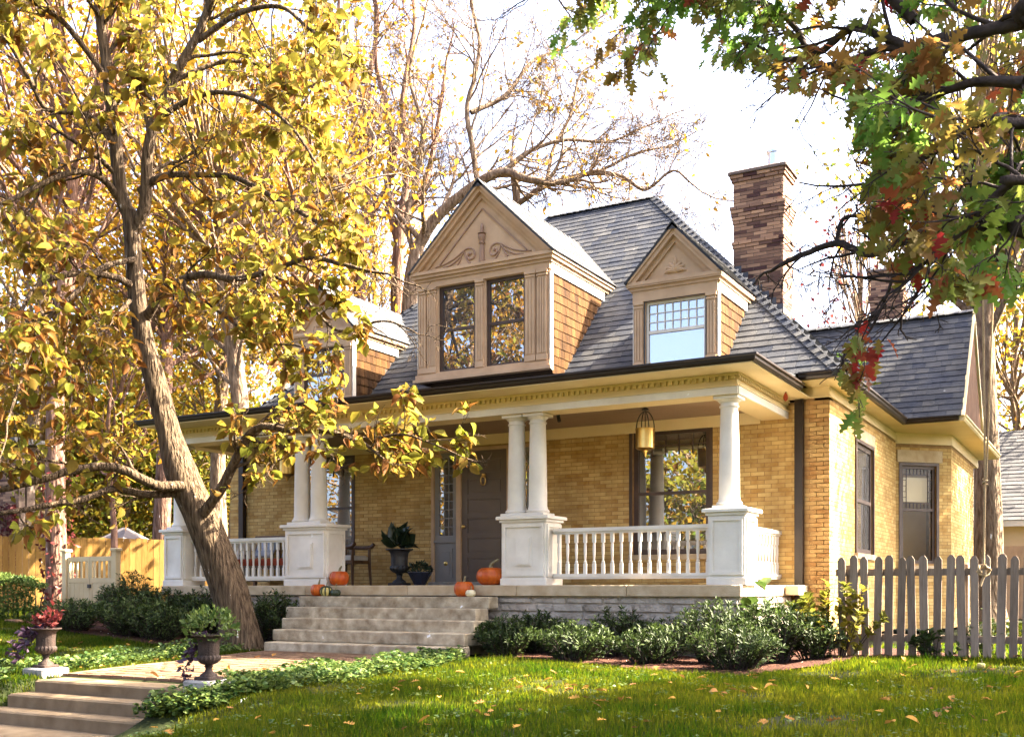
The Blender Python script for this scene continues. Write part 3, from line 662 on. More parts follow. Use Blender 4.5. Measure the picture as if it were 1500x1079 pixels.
# chimneys
def chimney(x0, x1, y0, y1, z0, z1, seed):
    BRC = []
    core = MB().box(x0, x1, y0, y1, z0, z1-.02).build('chimney', 'red_mortar', house)
    H = .062; rr = random.Random(seed); nrow = int((z1-z0)/H)
    for r in range(nrow):
        za = z0+r*H; zb = za+H-.009; top = nrow-1-r
        out = {0: .05, 1: .03, 9: .055, 10: .045, 11: .034, 12: .023, 13: .012, 19: .026, 20: .014}.get(top, 0)
        for ax in range(4):
            a, b_ = ((x0, x1), (y0, y1), (x0, x1), (y0, y1))[ax]; L = .24; uu = a-out-(.5*L if r % 2 else 0)
            while uu < b_+out:
                p, q = max(a-out, uu)+.005, min(b_+out, uu+L)-.005; d = out+.008*rr.uniform(.6, 1.3)
                if q-p > .02:
                    if ax == 0: c = [(p, y0, za), (q, y0, za), (q, y0, zb), (p, y0, zb), (p, y0-d, za), (q, y0-d, za), (q, y0-d, zb), (p, y0-d, zb)]
                    elif ax == 1: c = [(x1, p, za), (x1, q, za), (x1, q, zb), (x1, p, zb), (x1+d, p, za), (x1+d, q, za), (x1+d, q, zb), (x1+d, p, zb)]
                    elif ax == 2: c = [(q, y1, za), (p, y1, za), (p, y1, zb), (q, y1, zb), (q, y1+d, za), (p, y1+d, za), (p, y1+d, zb), (q, y1+d, zb)]
                    else: c = [(x0, q, za), (x0, p, za), (x0, p, zb), (x0, q, zb), (x0-d, q, za), (x0-d, p, za), (x0-d, p, zb), (x0-d, q, zb)]
                    BRC.append((core, 'red_brick', c))
                uu += L
    hexa_objects(BRC, 'chimney_brick', 150 if seed == 21 else 60, lambda c, it: view_score(c, it)*(np.array([abs(i[2][4][1]-i[2][0][1]) > 1e-4 and i[2][4][1] < i[2][0][1] for i in it])+.3))
    MB().cbox(x0-.09, x1+.09, y0-.09, y1+.09, z1-.018, z1+.045, .02).build('chimney_cap', 'red_mortar', core)
    return core
ch = chimney(-1.32, -.44, 4.5, 5.12, 5.2, 8.38, 21)
MB().lathe([(.11, 0), (.11, .30), (.135, .30), (.135, .34), (.10, .36)], (-.66, 4.75, 8.42), 18).build('flue', 'steel', ch, True)
fl = MB()
for k in range(7):
    x = -.44-.125*k; z = Z0+S1*(XRE-x)
    fl.box(x-.13, x+.012, 4.482, 4.4915, z-.2, z+.17)
fl.build('flashing', 'flashing', ch)
chimney(-.62, .10, 13.1, 13.7, 4.4, 8.75, 22)

# ------------------------------------------------------------------ dormers
CED = []
def window(par, x0, x1, z0, z1, y, fw=.055, frame='dark_wood', gl='glass', name='window', grid=None, meet=None, depth=.05, sub=True):
    """double hung window facing -Y: frame, glass, meeting rail and muntins; returns the frame object (frame is the part)"""
    f = MB().box(x0, x1, y, y+depth, z0, z0+fw).box(x0, x1, y, y+depth, z1-fw, z1).box(x0, x0+fw, y, y+depth, z0+fw, z1-fw).box(x1-fw, x1, y, y+depth, z0+fw, z1-fw)
    if meet: f.box(x0+fw, x1-fw, y-.004, y+depth-.006, meet-.025, meet+.025)
    if grid:
        gx0, gx1, gz0, gz1, nx, nz, gw = grid
        for i in range(1, nx): xx = gx0+(gx1-gx0)*i/nx; f.box(xx-gw, xx+gw, y+.012, y+depth-.012, gz0, gz1)
        for i in range(1, nz): zz = gz0+(gz1-gz0)*i/nz; f.box(gx0, gx1, y+.013, y+depth-.013, zz-gw, zz+gw)
    o = f.build(name, frame, par)
    if meet:
        for a, c, dy in ((z0+fw, meet-.025, .022), (meet+.025, z1-fw, .030)):
            MB().box(x0+fw, x1-fw, y+dy, y+dy+.006, a, c).build('pane', gl, o if sub else par)
    else: MB().box(x0+fw, x1-fw, y+.025, y+.031, z0+fw, z1-fw).build('pane', gl, o if sub else par)
    return o
def pilaster(d, x0, x1, z0, z1, y, m='tan_paint'):
    b = MB().box(x0, x1, y-.03, y, z0, z1); w = x1-x0; n = max(2, int(w/.045))
    for i in range(n):
        c = x0+w*(i+.5)/n; b.box(c-w/n*.30, c+w/n*.30, y-.045, y-.0305, z0+.12, z1-.13)
    b.box(x0-.015, x1+.015, y-.055, y-.001, z1-.05, z1).box(x0-.008, x1+.008, y-.048, y-.0012, z1-.10, z1-.075).box(x0-.012, x1+.012, y-.052, y-.0014, z0, z0+.09)
    b.build('pilaster', m, d)
def dormer(label, xl, xr, zb, zc, za, ov, yd, wins, pil, frz):
    """gabled dormer: body xl..xr, base zb, cornice top zc, roof peak za, eave overhang ov"""
    xc = (xl+xr)/2; yr = lambda z: Y0+(z-Z0)/S1
    d = MB().poly([(xl, yd+.34, zb), (xl, yr(zb)+.05, zb), (xl, yr(zc)+.05, zc-.06), (xl, yd+.34, zc-.06)], (xr-xl, 0, 0))
    d = d.box(xl, xl+.03, yd+.04, yd+.339, zb, zc-.06).box(xr-.03, xr, yd+.04, yd+.339, zb, zc-.06).box(xl+.031, xr-.031, yd+.04, yd+.339, zc-.10, zc-.06).build('dormer', 'dark_wood', house)
    d['label'] = label
    # front face boards around the windows
    f = MB(); xs = [xl]+[w for q in wins for w in q[:2]]+[xr]
    zt = wins[0][3]; zs = wins[0][2]
    for i in range(0, len(xs), 2): f.box(xs[i], xs[i+1], yd, yd+.038, zb, zt)
    for q in wins: f.box(q[0], q[1], yd, yd+.038, zb, q[2])
    f.box(xl, xr, yd, yd+.038, zt, frz); f.build('front_board', 'tan_paint', d)
    f = MB().box(xl-.06, xr+.06, yd-.10, yd-.001, zb, zb+.05).box(xl-.03, xr+.03, yd-.06, yd-.0012, zb+.051, zb+.13).box(xl-.01, xr+.01, yd-.03, yd-.0014, zs-.05, zs)
    f.build('sill', 'tan_paint', d); MB().box(xl-.012, xr+.012, yd-.028, yd-.0016, zt+.011, frz-.001).build('frieze', 'tan_paint', d)
    for a, c in pil: pilaster(d, a, c, zs, zt+.01, yd)
    # cornice: three stepped mouldings, carried back along both sides
    co = MB()
    for i, (o, z0, z1) in enumerate(((.05, frz, frz+.05), (.09, frz+.051, zc-.055), (ov, zc-.054, zc))):
        co.box(xl-o, xr+o, yd-o, yd-.0005, z0, z1)
        for s, x in ((-1, xl), (1, xr)):
            a, c = (x-o, x) if s < 0 else (x, x+o)
            ye = yr(z1)-.02; co.box(a, c, yd, ye, z0, z1)
    co.build('cornice', 'tan_paint', d)
    for s, x in ((-1, xl), (1, xr)):
        a, c = (x-.03, x) if s < 0 else (x, x+.03)
        MB().box(a, c, yd+.02, yr(frz-.16), frz-.16, frz-.001).build('side_frieze', 'white_paint', d)
        a, c = (x-.012, x) if s < 0 else (x, x+.025)
        MB().box(a, c, yd-.02, yd+.07, zb, frz-.161).build('corner_board', 'white_paint', d)
    # cedar cheek on the right, and the left one
    hz_ = frz-.16; q0 = yd+.07
    slate_plane(d, 'cedar', (xr+.001, q0, zb-.05), (0, 1, 0), (0, 0, 1), [(0, 0), (yr(zb-.05)-q0+.02, 0), (yr(hz_)-q0, hz_-zb+.05), (0, hz_-zb+.05)], e=.15, w=.16, t=.010, store=CED, seed=int(xl*-100), ragged=.004)
    # gable: tympanum, rakes, roof planes
    ty = zc+.0; hx = xr-xl; sl_ = (za-zc)/(hx/2+ov)
    MB().poly([(xl-ov*.2, yd+.02, ty), (xr+ov*.2, yd+.02, ty), (xc, yd+.02, za-.14)], (0, .03, 0)).build('tympanum', 'tan_paint', d)
    # inner recessed panel: raised frame strips, darkened as a painted shadow line
    q = MB(); m0 = .34; zi = ty+.06; zp = za-.14-.52*(za-zc)*.62; wi = hx/2*.66
    for s in (-1, 1):
        a = np.array((xc+s*wi, yd+.0185, ty+.10)); c = np.array((xc, yd+.0185, ty+.10+wi*sl_)); dd = unit(c-a); nn = np.array((-dd[2], 0, dd[0]))*(1 if s < 0 else -1)
        q.poly([a, c, c+nn*.022, a+nn*.022], (0, -.02, 0))
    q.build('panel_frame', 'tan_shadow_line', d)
    for s in (-1, 1):
        for (lo_, hi, out) in ((.0, .07, .02), (.07, .13, .09), (.13, .185, ov+.02)):
            a = np.array((xc+s*(hx/2+ov), 0, zc)); c = np.array((xc, 0, za)); dd = unit(c-a); nn = np.array((dd[2], 0, -dd[0]))*(1 if s < 0 else -1)
            nn = nn if nn[2] < 0 else -nn
            k = lambda t: -nn*t
            base_a, base_c = a+nn*(.185-lo_), c+(nn*(.185-lo_)); top_a, top_c = a+nn*(.185-hi), c+nn*(.185-hi)
            # cut at the centre line and at the cornice top
            def fix(p, x): t = (x-p[0])/dd[0]; return p+dd*t
            def low(p): t = (zc+.001-p[2])/dd[2]; return p+dd*t
            P4 = [low(base_a), fix(base_c, xc+s*.0004), fix(top_c, xc+s*.0004), low(top_a) if low(top_a)[0]*s < (xc+s*(hx/2+ov))*s+1e-6 else a]
            P4 = [(p[0], yd-out, p[2]) for p in P4]
            MB().poly(P4, (0, out+.03, 0)).build('rake', 'tan_paint', d)
    rk = MB()
    for s in (-1, 1):
        a = np.array((xc+s*(hx/2+ov+.02), yd-ov-.03, zc-.012)); c = np.array((xc, yd-ov-.03, za+.012)); L = np.linalg.norm(c-a); vv = (c-a)/L
        za_, zc_ = za+.012, zc-.012
        n = unit(np.cross(vv, (0, 1, 0)))*(-s); n = n if n[2] > 0 else -n
        pts = [a, c, np.array((c[0], yr(za_)+.05, za_)), np.array((a[0], yr(zc_)+.05, zc_))]
        rk.poly(pts, -n*.03)
    r = rk.build('dormer_roof', 'slate', d)
    s = 1
    a = np.array((xr+ov+.02, yd-ov-.03, zc-.012)); c = np.array((xc, yd-ov-.03, za+.012)); L = np.linalg.norm(c-a); vv = (c-a)/L
    slate_plane(r, 'grey_shingle', a, (0, 1, 0), vv, [(0, 0), (yr(zc)-a[1], 0), (yr(za)-a[1], L), (0, L)], e=.15, w=.24, t=.008, store=DSL, seed=5, ragged=.003)
    a2 = np.array((xl-ov-.02, yr(zc), zc-.012)); vv2 = np.array((-vv[0], 0, vv[2]))
    slate_plane(r, 'grey_shingle', a2, (0, -1, 0), vv2, [(0, 0), (yr(zc)-a[1], 0), (yr(zc)-a[1], L), (-(yr(za)-yr(zc)), L)], e=.15, w=.24, t=.008, store=DSL, seed=6, ragged=.003)
    rc = MB()
    for i, y in enumerate(np.arange(yd-ov-.03, yr(za), .2)):
        rc.add([(xc-.12, y, za-.10), (xc, y, za+.05), (xc+.12, y, za-.10), (xc-.12, y+.21, za-.115), (xc, y+.21, za+.03), (xc+.12, y+.21, za-.115)], [(0, 1, 4, 3), (1, 2, 5, 4), (0, 2, 1)])
    stuff(rc.build('ridge_cap', 'grey_shingle', d))
    return d
DSL = []
YD = 1.50
dc = dormer('wide central dormer with twin windows and a torch and scroll relief in its gable', -6.06, -3.46, 4.60, 6.52, 7.89, .12, YD,
            [(-5.64, -4.90, 4.76, 6.24), (-4.68, -3.93, 4.76, 6.24)], [(-6.04, -5.88), (-5.86, -5.68), (-4.86, -4.72), (-3.90, -3.72), (-3.68, -3.50)], 6.36)
window(dc, -5.64, -4.90, 4.76, 6.24, YD+.05, .05, 'dark_wood', meet=5.49, sub=False); window(dc, -4.68, -3.93, 4.76, 6.24, YD+.05, .05, 'dark_wood', meet=5.49, sub=False)
# torch and scrolls in relief
t = MB().lathe([(.045, 0), (.05, .02), (.035, .30), (.055, .31), (.06, .33), (.035, .35), (.06, .40), (.065, .46), (.03, .47), (.075, .485), (.03, .50), (.025, .56), (.032, .60), (.006, .66)], (-4.76, YD+.0, 6.55), 12)
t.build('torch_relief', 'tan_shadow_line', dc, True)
def scroll(s):
    q = MB(); X = lambda a: -4.76+s*a
    P = [(.95, 6.60), (.75, 6.63), (.55, 6.70), (.38, 6.80), (.28, 6.83), (.19, 6.80), (.15, 6.72), (.18, 6.65), (.25, 6.64), (.29, 6.69), (.26, 6.74), (.22, 6.72)]
    q.tube(smooth_path([(X(a), YD+.012, z) for a, z in P], 5), np.linspace(.010, .022, 56), 6)
    for P in ([(.80, 6.57), (.62, 6.60), (.45, 6.70), (.36, 6.79)], [(.36, 6.78), (.33, 6.68), (.28, 6.60), (.24, 6.57)], [(.40, 6.77), (.44, 6.66), (.50, 6.58)]):
        w = smooth_path([(X(a), YD+.012, z) for a, z in P], 4); q.tube(w, np.linspace(.010, .017, len(w)), 6)
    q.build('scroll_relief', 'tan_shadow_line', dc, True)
scroll(1); scroll(-1)
def side_dormer(label, xc):
    d = dormer(label, xc-.68, xc+.68, 4.36, 5.78, 6.60, .10, YD, [(xc-.49, xc+.49, 4.44, 5.47)], [(xc-.66, xc-.52), (xc+.52, xc+.66)], 5.65)
    window(d, xc-.49, xc+.49, 4.44, 5.47, YD+.05, .04, 'white_paint' if xc > -3 else 'dark_wood', 'glass_pale' if xc > -3 else 'glass', grid=(xc-.45, xc+.45, 5.02, 5.43, 7, 3, .007), meet=5.0, sub=False)
    if xc > -3:
        MB().box(xc-.51, xc-.4905, YD-.012, YD+.04, 4.44, 5.49).box(xc+.4905, xc+.51, YD-.012, YD+.04, 4.44, 5.49).box(xc-.4904, xc+.4904, YD-.012, YD+.04, 5.471, 5.49).build('window_trim', 'iron', d)
        MB().box(xc-.45, xc+.45, YD+.12, YD+.125, 4.44, 5.47).build('curtain', 'curtain', d)
    q = MB()                                                # leaf rosette in relief
    for k, (a, l) in enumerate(((90, .24), (55, .17), (125, .17), (25, .17), (155, .17), (0, .18), (180, .18), (70, .12), (110, .12))):
        dx, dz = math.cos(rad(a)), math.sin(rad(a)); o = np.array((xc, YD+.02, 5.88))
        w = smooth_path([o+np.array((dx, 0, dz))*l*f+np.array((0, -.012*math.sin(math.pi*f), .025*math.sin(f*3))) for f in (0, .3, .65, 1)], 4)
        q.tube(w, .006+.026*np.sin(np.linspace(.35, 3.0, len(w))), 6)
    q.build('leaf_relief', 'tan_paint', d, True)
    return d
side_dormer('small dormer with pale curtained window beside the red chimney', -1.29); side_dormer('small dormer behind the golden tree', -8.20)
hexa_objects(CED, 'cedar_shingle', 220, view_score); hexa_objects(DSL, 'dormer_shingle', 200, lambda c, it: view_score(c, it)*np.array([i[2][4][0] > i[2][0][0] for i in it]))

# ------------------------------------------------------------------ porch windows and door
def porch_window(x0, x1, z0, z1):
    o = window(house, x0, x1, z0, z1, YW+.06, .085, 'dark_wood', 'glass', meet=(z0+z1)/2-.02, grid=(x0+.08, x1-.08, z1-.42, z1-.10, 5, 2, .008))
    MB().box(x0-.05, x1+.05, YW-.03, YW+.05, z1+.0, z1+.06).box(x0-.05, x0-.001, YW-.022, YW+.05, z0, z1-.001).box(x1+.001, x1+.05, YW-.022, YW+.05, z0, z1-.001).build('casing', 'dark_wood', o)
    MB().cbox(x0-.06, x1+.06, YW-.05, YW+.06, z0-.085, z0-.002, .006).build('sill', 'limestone', o)
porch_window(-2.33, -1.0, 1.56, 3.60); porch_window(-9.45, -8.12, 1.56, 3.60)
DX0, DX1 = -5.66, -4.71
fr = MB()
for x in (-6.30, -5.76, DX1, -4.13): fr.box(x, x+.05+(.045 if x in (-5.76, DX1) else 0), YW-.03, YW+.10, FZ+.03, 3.47)
fr.box(-6.30, -4.08, YW-.035, YW+.10, 3.4705, 3.52).box(-6.34, -4.04, YW-.055, YW-.0355, 3.485, 3.53)
fr.build('door_frame', 'tan_paint', house)
MB().cbox(-6.30, -4.08, YW-.14, YW+.1, FZ, FZ+.07, .012).build('threshold', 'white_stone', house)
dr = MB().box(DX0, DX1, YW+.03, YW+.08, FZ+.071, 3.47)
n = 6; zz = np.linspace(FZ+.20, 3.36, n+1)
for x0, x1 in ((DX0, DX0+.12), (DX1-.12, DX1)): dr.box(x0, x1, YW+.012, YW+.0295, FZ+.071, 3.47)
for z in zz: dr.box(DX0+.121, DX1-.121, YW+.0125, YW+.0296, z-.045, z+.045)
door = dr.build('front_door', 'door_paint', house)
for a, b_ in zip(zz[:-1], zz[1:]):
    MB().cbox(DX0+.15, DX1-.15, YW+.019, YW+.0297, a+.07, b_-.07, .004).build('door_panel', 'door_paint', door)
MB().lathe([(.012, 0), (.012, .04), (.03, .05), (.036, .07), (.02, .095), (.002, .1)], n=14).build('door_knob', 'brass', door, True)
kb = [c for c in door.children if c.name.startswith('door_knob')][0]; kb.rotation_euler = (rad(90), 0, 0); kb.location = (DX0+.065, YW+.012, 2.12)
k = MB().tube([(-5.19+.05*math.cos(a), YW-.03, 2.93+.085*math.sin(a)) for a in np.linspace(0, 2*math.pi, 17)], .011, 6, False).box(-5.215, -5.165, YW-.028, YW+.018, 2.99, 3.05)
k.build('door_knocker', 'brass', door)
for x0, x1 in ((-6.25, -5.765), (-4.61, -4.135)):
    s = window(house, x0+.002, x1-.002, 1.88, 3.469, YW+.02, .09, 'grey_paint', 'glass', name='sidelight', grid=(x0+.09, x1-.09, 1.97, 3.38, 3, 9, .009))
    MB().box(x0+.002, x1-.002, YW+.02, YW+.07, FZ+.071, 1.879).box(x0, x1, YW-.02, YW+.0195, 1.84, 1.885).box(x0+.10, x1-.10, YW+.008, YW+.0195, 1.20, 1.73).cbox(x0+.15, x1-.15, YW-.002, YW+.0078, 1.26, 1.67, .003).build('lower_panel', 'grey_paint', s)
MB().lathe([(.004, -.02), (.035, -.012), (.042, 0), (.034, .004), (.012, .010)], (0, 0, 0), 16).build('emblem', 'brass', s)
em = [c for c in s.children if c.name.startswith('emblem')][0]; em.rotation_euler = (rad(90), 0, 0); em.location = (-4.37, YW-.004, 1.46)
sd = [c for c in house.children if c.name == 'sidelight'][0]; e2 = em.copy(); C.objects.link(e2); e2.parent = sd; e2.location = (-6.0, YW-.004, 1.46)
hb = thing('hanging_ornament', 'small dark red drop hanging by a wire under the gutter at the downspout', 'ornament', (.42, 1.50, 3.78))
MB().lathe([(.004, 0), (.028, .02), (.036, .05), (.030, .085), (.010, .12), (.006, .13)], (.42, 1.50, 3.74), 14).build('drop', 'cushion_red', hb, True); MB().tube(smooth_path([(.42, 1.50, 3.86), (.45, 1.52, 3.93), (.47, 1.56, 4.02)], 4), .006, 5).build('wire', 'iron', hb)
# right side window
f = MB(); x = .80
f.box(x, x+.05, 4.13, 4.21, 1.60, 3.44).box(x, x+.05, 5.45, 5.53, 1.60, 3.44).box(x, x+.05, 4.21, 5.45, 1.60, 1.68).box(x, x+.05, 4.21, 5.45, 3.36, 3.44).box(x, x+.05, 4.21, 5.45, 2.46, 2.52)
f.box(.872, .90, 4.06, 4.13, 1.56, 3.50).box(.872, .90, 5.53, 5.60, 1.56, 3.50).box(.872, .90, 4.131, 5.529, 3.44, 3.50)
sw = f.build('window', 'dark_wood', house); MB().box(x+.02, x+.026, 4.21, 5.45, 1.68, 2.46).build('pane', 'glass', sw); MB().box(x+.026, x+.032, 4.21, 5.45, 2.52, 3.36).build('pane', 'glass', sw)
MB().box(.83, .93, 4.02, 5.64, 1.50, 1.595).build('sill', 'limestone', sw); MB().box(.872, .895, 4.0, 5.66, 3.505, 3.70).build('lintel', 'limestone', sw)
# canted bay window with leaded upper sash, blind and lit wall behind
cu = np.array((1, 1, 0))/math.sqrt(2); cn = np.array((1, -1, 0))/math.sqrt(2); c0 = np.array((.87, 7.825, 0.))
def cb(b, u0, u1, d0, d1, z0, z1): o = c0+cu*u0+cn*d0+np.array((0, 0, z0)); b.obox(o, cu*(u1-u0), -cn*(d0-d1), (0, 0, z1-z0)) if d1 < d0 else b.obox(c0+cu*u0+cn*d1+np.array((0, 0, z0)), cu*(u1-u0), -cn*(d1-d0), (0, 0, z1-z0)); return b
f = MB()
for u0, u1, z0, z1 in ((.13, .19, 1.5, 3.42), (.86, .92, 1.5, 3.42), (.19, .86, 1.5, 1.56), (.19, .86, 3.36, 3.42), (.19, .86, 2.53, 2.58)): cb(f, u0, u1, -.03, -.08, z0, z1)
for u in (.28, .77): cb(f, u-.006, u+.006, -.05, -.065, 2.58, 3.36)
for z in (2.69, 3.25): cb(f, .19, .86, -.051, -.064, z-.006, z+.006)
for i in range(1, 6): u = .28+.49*i/6; cb(f, u-.006, u+.006, -.0505, -.0645, 3.25, 3.36); cb(f, u-.006, u+.006, -.0505, -.0645, 2.58, 2.69)
for i in range(1, 5): z = 2.69+.56*i/5; cb(f, .19, .28, -.0505, -.0645, z-.006, z+.006); cb(f, .77, .86, -.0505, -.0645, z-.006, z+.006)
cb(f, .07, .128, .02, -.03, 1.46, 3.48); cb(f, .922, .98, .02, -.03, 1.46, 3.48); cb(f, .128, .922, .02, -.03, 3.422, 3.48)
bw = f.build('window', 'dark_wood', house)
cb(MB(), .19, .86, -.057, -.060, 1.56, 2.53).build('pane', 'glass_clear', bw); cb(MB(), .19, .86, -.057, -.060, 2.58, 3.36).build('pane', 'glass_clear', bw)
cb(MB(), .05, 1.0, .05, -.1, 1.37, 1.455).build('sill', 'limestone', bw); cb(MB(), .02, 1.05, .03, .003, 3.485, 3.72).build('lintel', 'limestone', bw)
cb(MB(), .2, .85, -.13, -.135, 2.72, 3.2).build('blind', 'blind', bw); cb(MB(), .0, 1.1, -.55, -.6, 1.2, 3.6).build('room_wall', 'ochre_wall', bw)
hexa_objects(BR, 'brick', 300, lambda c, it: view_score(c, it)*np.where((c[:, 2] > 1.15), 1, .3)*np.where(c[:, 0] < -3.4, .3, 1))

# ------------------------------------------------------------------ things on and around the porch
def lantern(loc, label):
    t = thing('hanging_lantern', label, 'lantern', loc, 'brass porch lanterns'); x, y, z = loc
    c = MB().lathe([(.02, 0), (.06, -.0), (.13, .02), (.145, .035), (.145, .30), (.15, .305), (.15, .33), (.135, .335), (.10, .33)], loc, 20); c.build('drum', 'brass', t, True)
    MB().lathe([(.004, -.10), (.018, -.08), (.03, -.04), (.06, -.002)], loc, 12).build('finial', 'brass', t, True)
    MB().tube([(x+.145*math.cos(a), y, z+.33+.26*math.sin(a)) for a in np.linspace(0, math.pi, 15)], .008, 6).build('hoop', 'iron', t, True)
    MB().tube([(x, y+.145*math.cos(a), z+.33+.26*math.sin(a)) for a in np.linspace(0, math.pi, 15)], .008, 6).build('hoop', 'iron', t, True)
    MB().tube([(x, y, z+.33), (x, y, 3.735)], .007, 6).lathe([(.05, 0), (.05, .02), (.02, .04)], (x, y, 3.698), 12).build('stem', 'iron', t)
    return t
lantern((-1.575, 1.0, 3.09), 'brass drum lantern hanging in front of the right porch window')
lantern((-8.63, 1.0, 3.07), 'brass drum lantern hanging left of the twin columns near the tree')
q = MB().lathe([(.035, 0), (.03, -.03), (.012, -.05)], (-3.0, .9, 3.74), 10).tube([(-3.0, .9, 3.70), (-2.97, .88, 3.62)], .03, 8); tag(q.build('spot_lamp', 'iron'), 'tiny black spot lamp under the porch ceiling right of the door', 'lamp')

def pumpkin(loc, r, h, label, m='pumpkin', ribs=10, depth=.07, stem=.06, group=None, lean=0.0):
    kind_ = 'gourd' if 'gourd' in label else 'pumpkin'; t = thing(kind_, label, kind_, loc, group); n = 50; b = MB(); V = []; m_rows = 15; st = MB()
    for i in range(m_rows+1):
        f = math.pi*i/m_rows
        for k in range(n):
            a = 2*math.pi*k/n; cre = 1-depth*(abs(math.cos(ribs*a/2))**6)*min(1, math.sin(f)*1.6+.25)
            rr_ = r*math.sin(f)**.82*cre if 0 < f < math.pi-.001 else .002
            dip = -.16*h*math.exp(-(f/.42)**2)-(-.10*h*math.exp(-((math.pi-f)/.4)**2))
            V.append((loc[0]+rr_*math.cos(a), loc[1]+rr_*math.sin(a), loc[2]+h/2+h/2*math.cos(f)+dip-.0*h))
    zmin = min(p[2] for p in V); V = [(p[0], p[1], p[2]-zmin+loc[2]) for p in V]
    b.add(V, [(i*n+k, (i+1)*n+k, (i+1)*n+(k+1) % n, i*n+(k+1) % n) for i in range(m_rows) for k in range(n)])
    b.build('body', m, t, True)
    zt = loc[2]+h*.80
    P = smooth_path([(loc[0], loc[1], zt-.02), (loc[0]+.01, loc[1], zt+stem*.6), (loc[0]+stem*(.45+lean), loc[1]-.01, zt+stem+.03)], 4)
    MB().tube(P, np.linspace(.024, .012, len(P))*(r/.15), 7).build('stem', 'pumpkin_stem', t, True)
    return t
G = 'pumpkins and gourds on the porch steps'
pumpkin((-6.53, -.12, FZ), .165, .285, 'tall orange pumpkin on the porch floor beside the twin columns', group=G, ribs=12, lean=.5)
pumpkin((-6.64, -.51, .882), .135, .235, 'smaller round orange pumpkin on the top step beside a striped gourd', group=G, lean=.2)
pumpkin((-6.45, -.55, .882), .095, .17, 'dark green and yellow striped gourd on the top step', 'gourd_stripe', ribs=9, group=G)
gs = [o for o in bpy.data.objects if o.get('label', '').startswith('dark green and')][0]
for k in range(9):
    a0 = 2*math.pi*(k+.5)/9; st = []
    for i in range(1, 14):
        f = math.pi*i/14; rr_ = .095*math.sin(f)**.82+.003
        st.append((-6.45+rr_*math.cos(a0), -.55+rr_*math.sin(a0), .882+.078+.078*math.cos(f)+.004))
    MB().tube(st, .012, 5).build('stripe', 'gourd_green', gs, True)
pumpkin((-6.28, -.53, .882), .085, .13, 'small blackish green gourd at the right of the striped one', 'gourd_green', ribs=11, group=G)
pumpkin((-3.60, -.16, FZ), .222, .32, 'large squat orange pumpkin on the porch against the white pedestal', group=G, ribs=13, stem=.10, lean=.9)
pumpkin((-3.86, -.51, .882), .152, .275, 'orange pumpkin on the top step behind a small white one', group=G, ribs=11)
pumpkin((-3.70, -.58, .882), .078, .125, 'small cream white pumpkin on the top step', 'gourd_white', ribs=9, stem=.03, group=G)

def leaf_cloud(n, c, r, rng, up=.5, shell=.55):
    d = unit(rng.normal(size=(n, 3))); d[:, 2] = np.abs(d[:, 2])*np.where(rng.random(n) < .8, 1, -.6)
    k = (shell+(1-shell)*rng.random(n)**.6)[:, None]; pos = np.array(c)+d*np.array(r)*k
    ax = unit(d+rng.normal(size=(n, 3))*.55+np.array((0, 0, up))); nr = unit(rng.normal(size=(n, 3))+np.array((0, 0, .8)))
    return pos, ax, nr, k[:, 0]
def urn(loc, h, m, label, name='garden_urn', flutes=18, group=None):
    t = thing(name, label, 'urn', loc, group); s = h/.66
    MB().cbox(loc[0]-.15*s, loc[0]+.15*s, loc[1]-.15*s, loc[1]+.15*s, loc[2], loc[2]+.05*s, .008).build('plinth', m, t)
    MB().lathe([(.13*s, .051*s), (.12*s, .08*s), (.06*s, .12*s), (.045*s, .16*s), (.055*s, .19*s), (.07*s, .20*s), (.05*s, .215*s)], loc, 24).build('foot', m, t, True)
    MB().lathe([(.05*s, .2152*s), (.11*s, .24*s), (.165*s, .29*s), (.17*s, .33*s), (.15*s, .36*s)], loc, 54, .05, flutes).build('bowl', m, t, True)
    MB().lathe([(.148*s, .3602*s), (.152*s, .50*s), (.16*s, .58*s), (.19*s, .62*s)], loc, 54, .02, flutes).build('body', m, t, True)
    MB().lathe([(.19*s, .6202*s), (.235*s, .635*s), (.25*s, .645*s), (.25*s, .66*s), (.21*s, .66*s), (.19*s, .62*s+.001)], loc, 30).build('rim', m, t, True)
    return t
urn((-6.26, 1.2, FZ), .64, 'iron', 'black iron pedestal urn on the porch against the brick wall', 'porch_urn')
def plant(name, label, cat, loc, parts, group=None):
    """parts: (part name, material, shape, pos, axis, nrm, size, tint)"""
    t = thing(name, label, cat, loc, group)
    for p in parts: leaves_obj(p[0], p[1], t, *p[2:])
    return t
rg = np.random.default_rng(31)
n = 26; az = rg.random(n)*6.28; el = rg.uniform(.2, 1.45, n); dx = np.stack([np.cos(az)*np.cos(el), np.sin(az)*np.cos(el), np.sin(el)], -1)
m_('dark_leaf', [(0.012, 0.022, 0.014), (0.03, 0.05, 0.026)], 0.3, 6, attr='tint', spec=0.5)
plant('potted_plant', 'dark broad leaved plant growing in the black porch urn', 'plant', (-6.26, 1.2, FZ+.64),
      [('foliage', 'dark_leaf', OVATE, np.array((-6.26, 1.2, FZ+.63))+dx*np.array((.05, .05, .12)), dx, unit(rg.normal(size=(n, 3))+(0, -.6, 1)), rg.uniform(.24, .40, n), rg.random(n))])
t = thing('faceted_pot', 'dark navy faceted pot on the porch beside the sidelight', 'pot', (-5.83, 1.2, FZ))
MB().lathe([(.09, 0), (.20, .20), (.215, .225), (.215, .24), (.18, .24)], (-5.83, 1.2, FZ), 8).build('body', 'navy_glaze', t)
P_, a_, n_, k_ = leaf_cloud(240, (-5.83, 1.2, FZ+.25), (.20, .20, .14), rg)
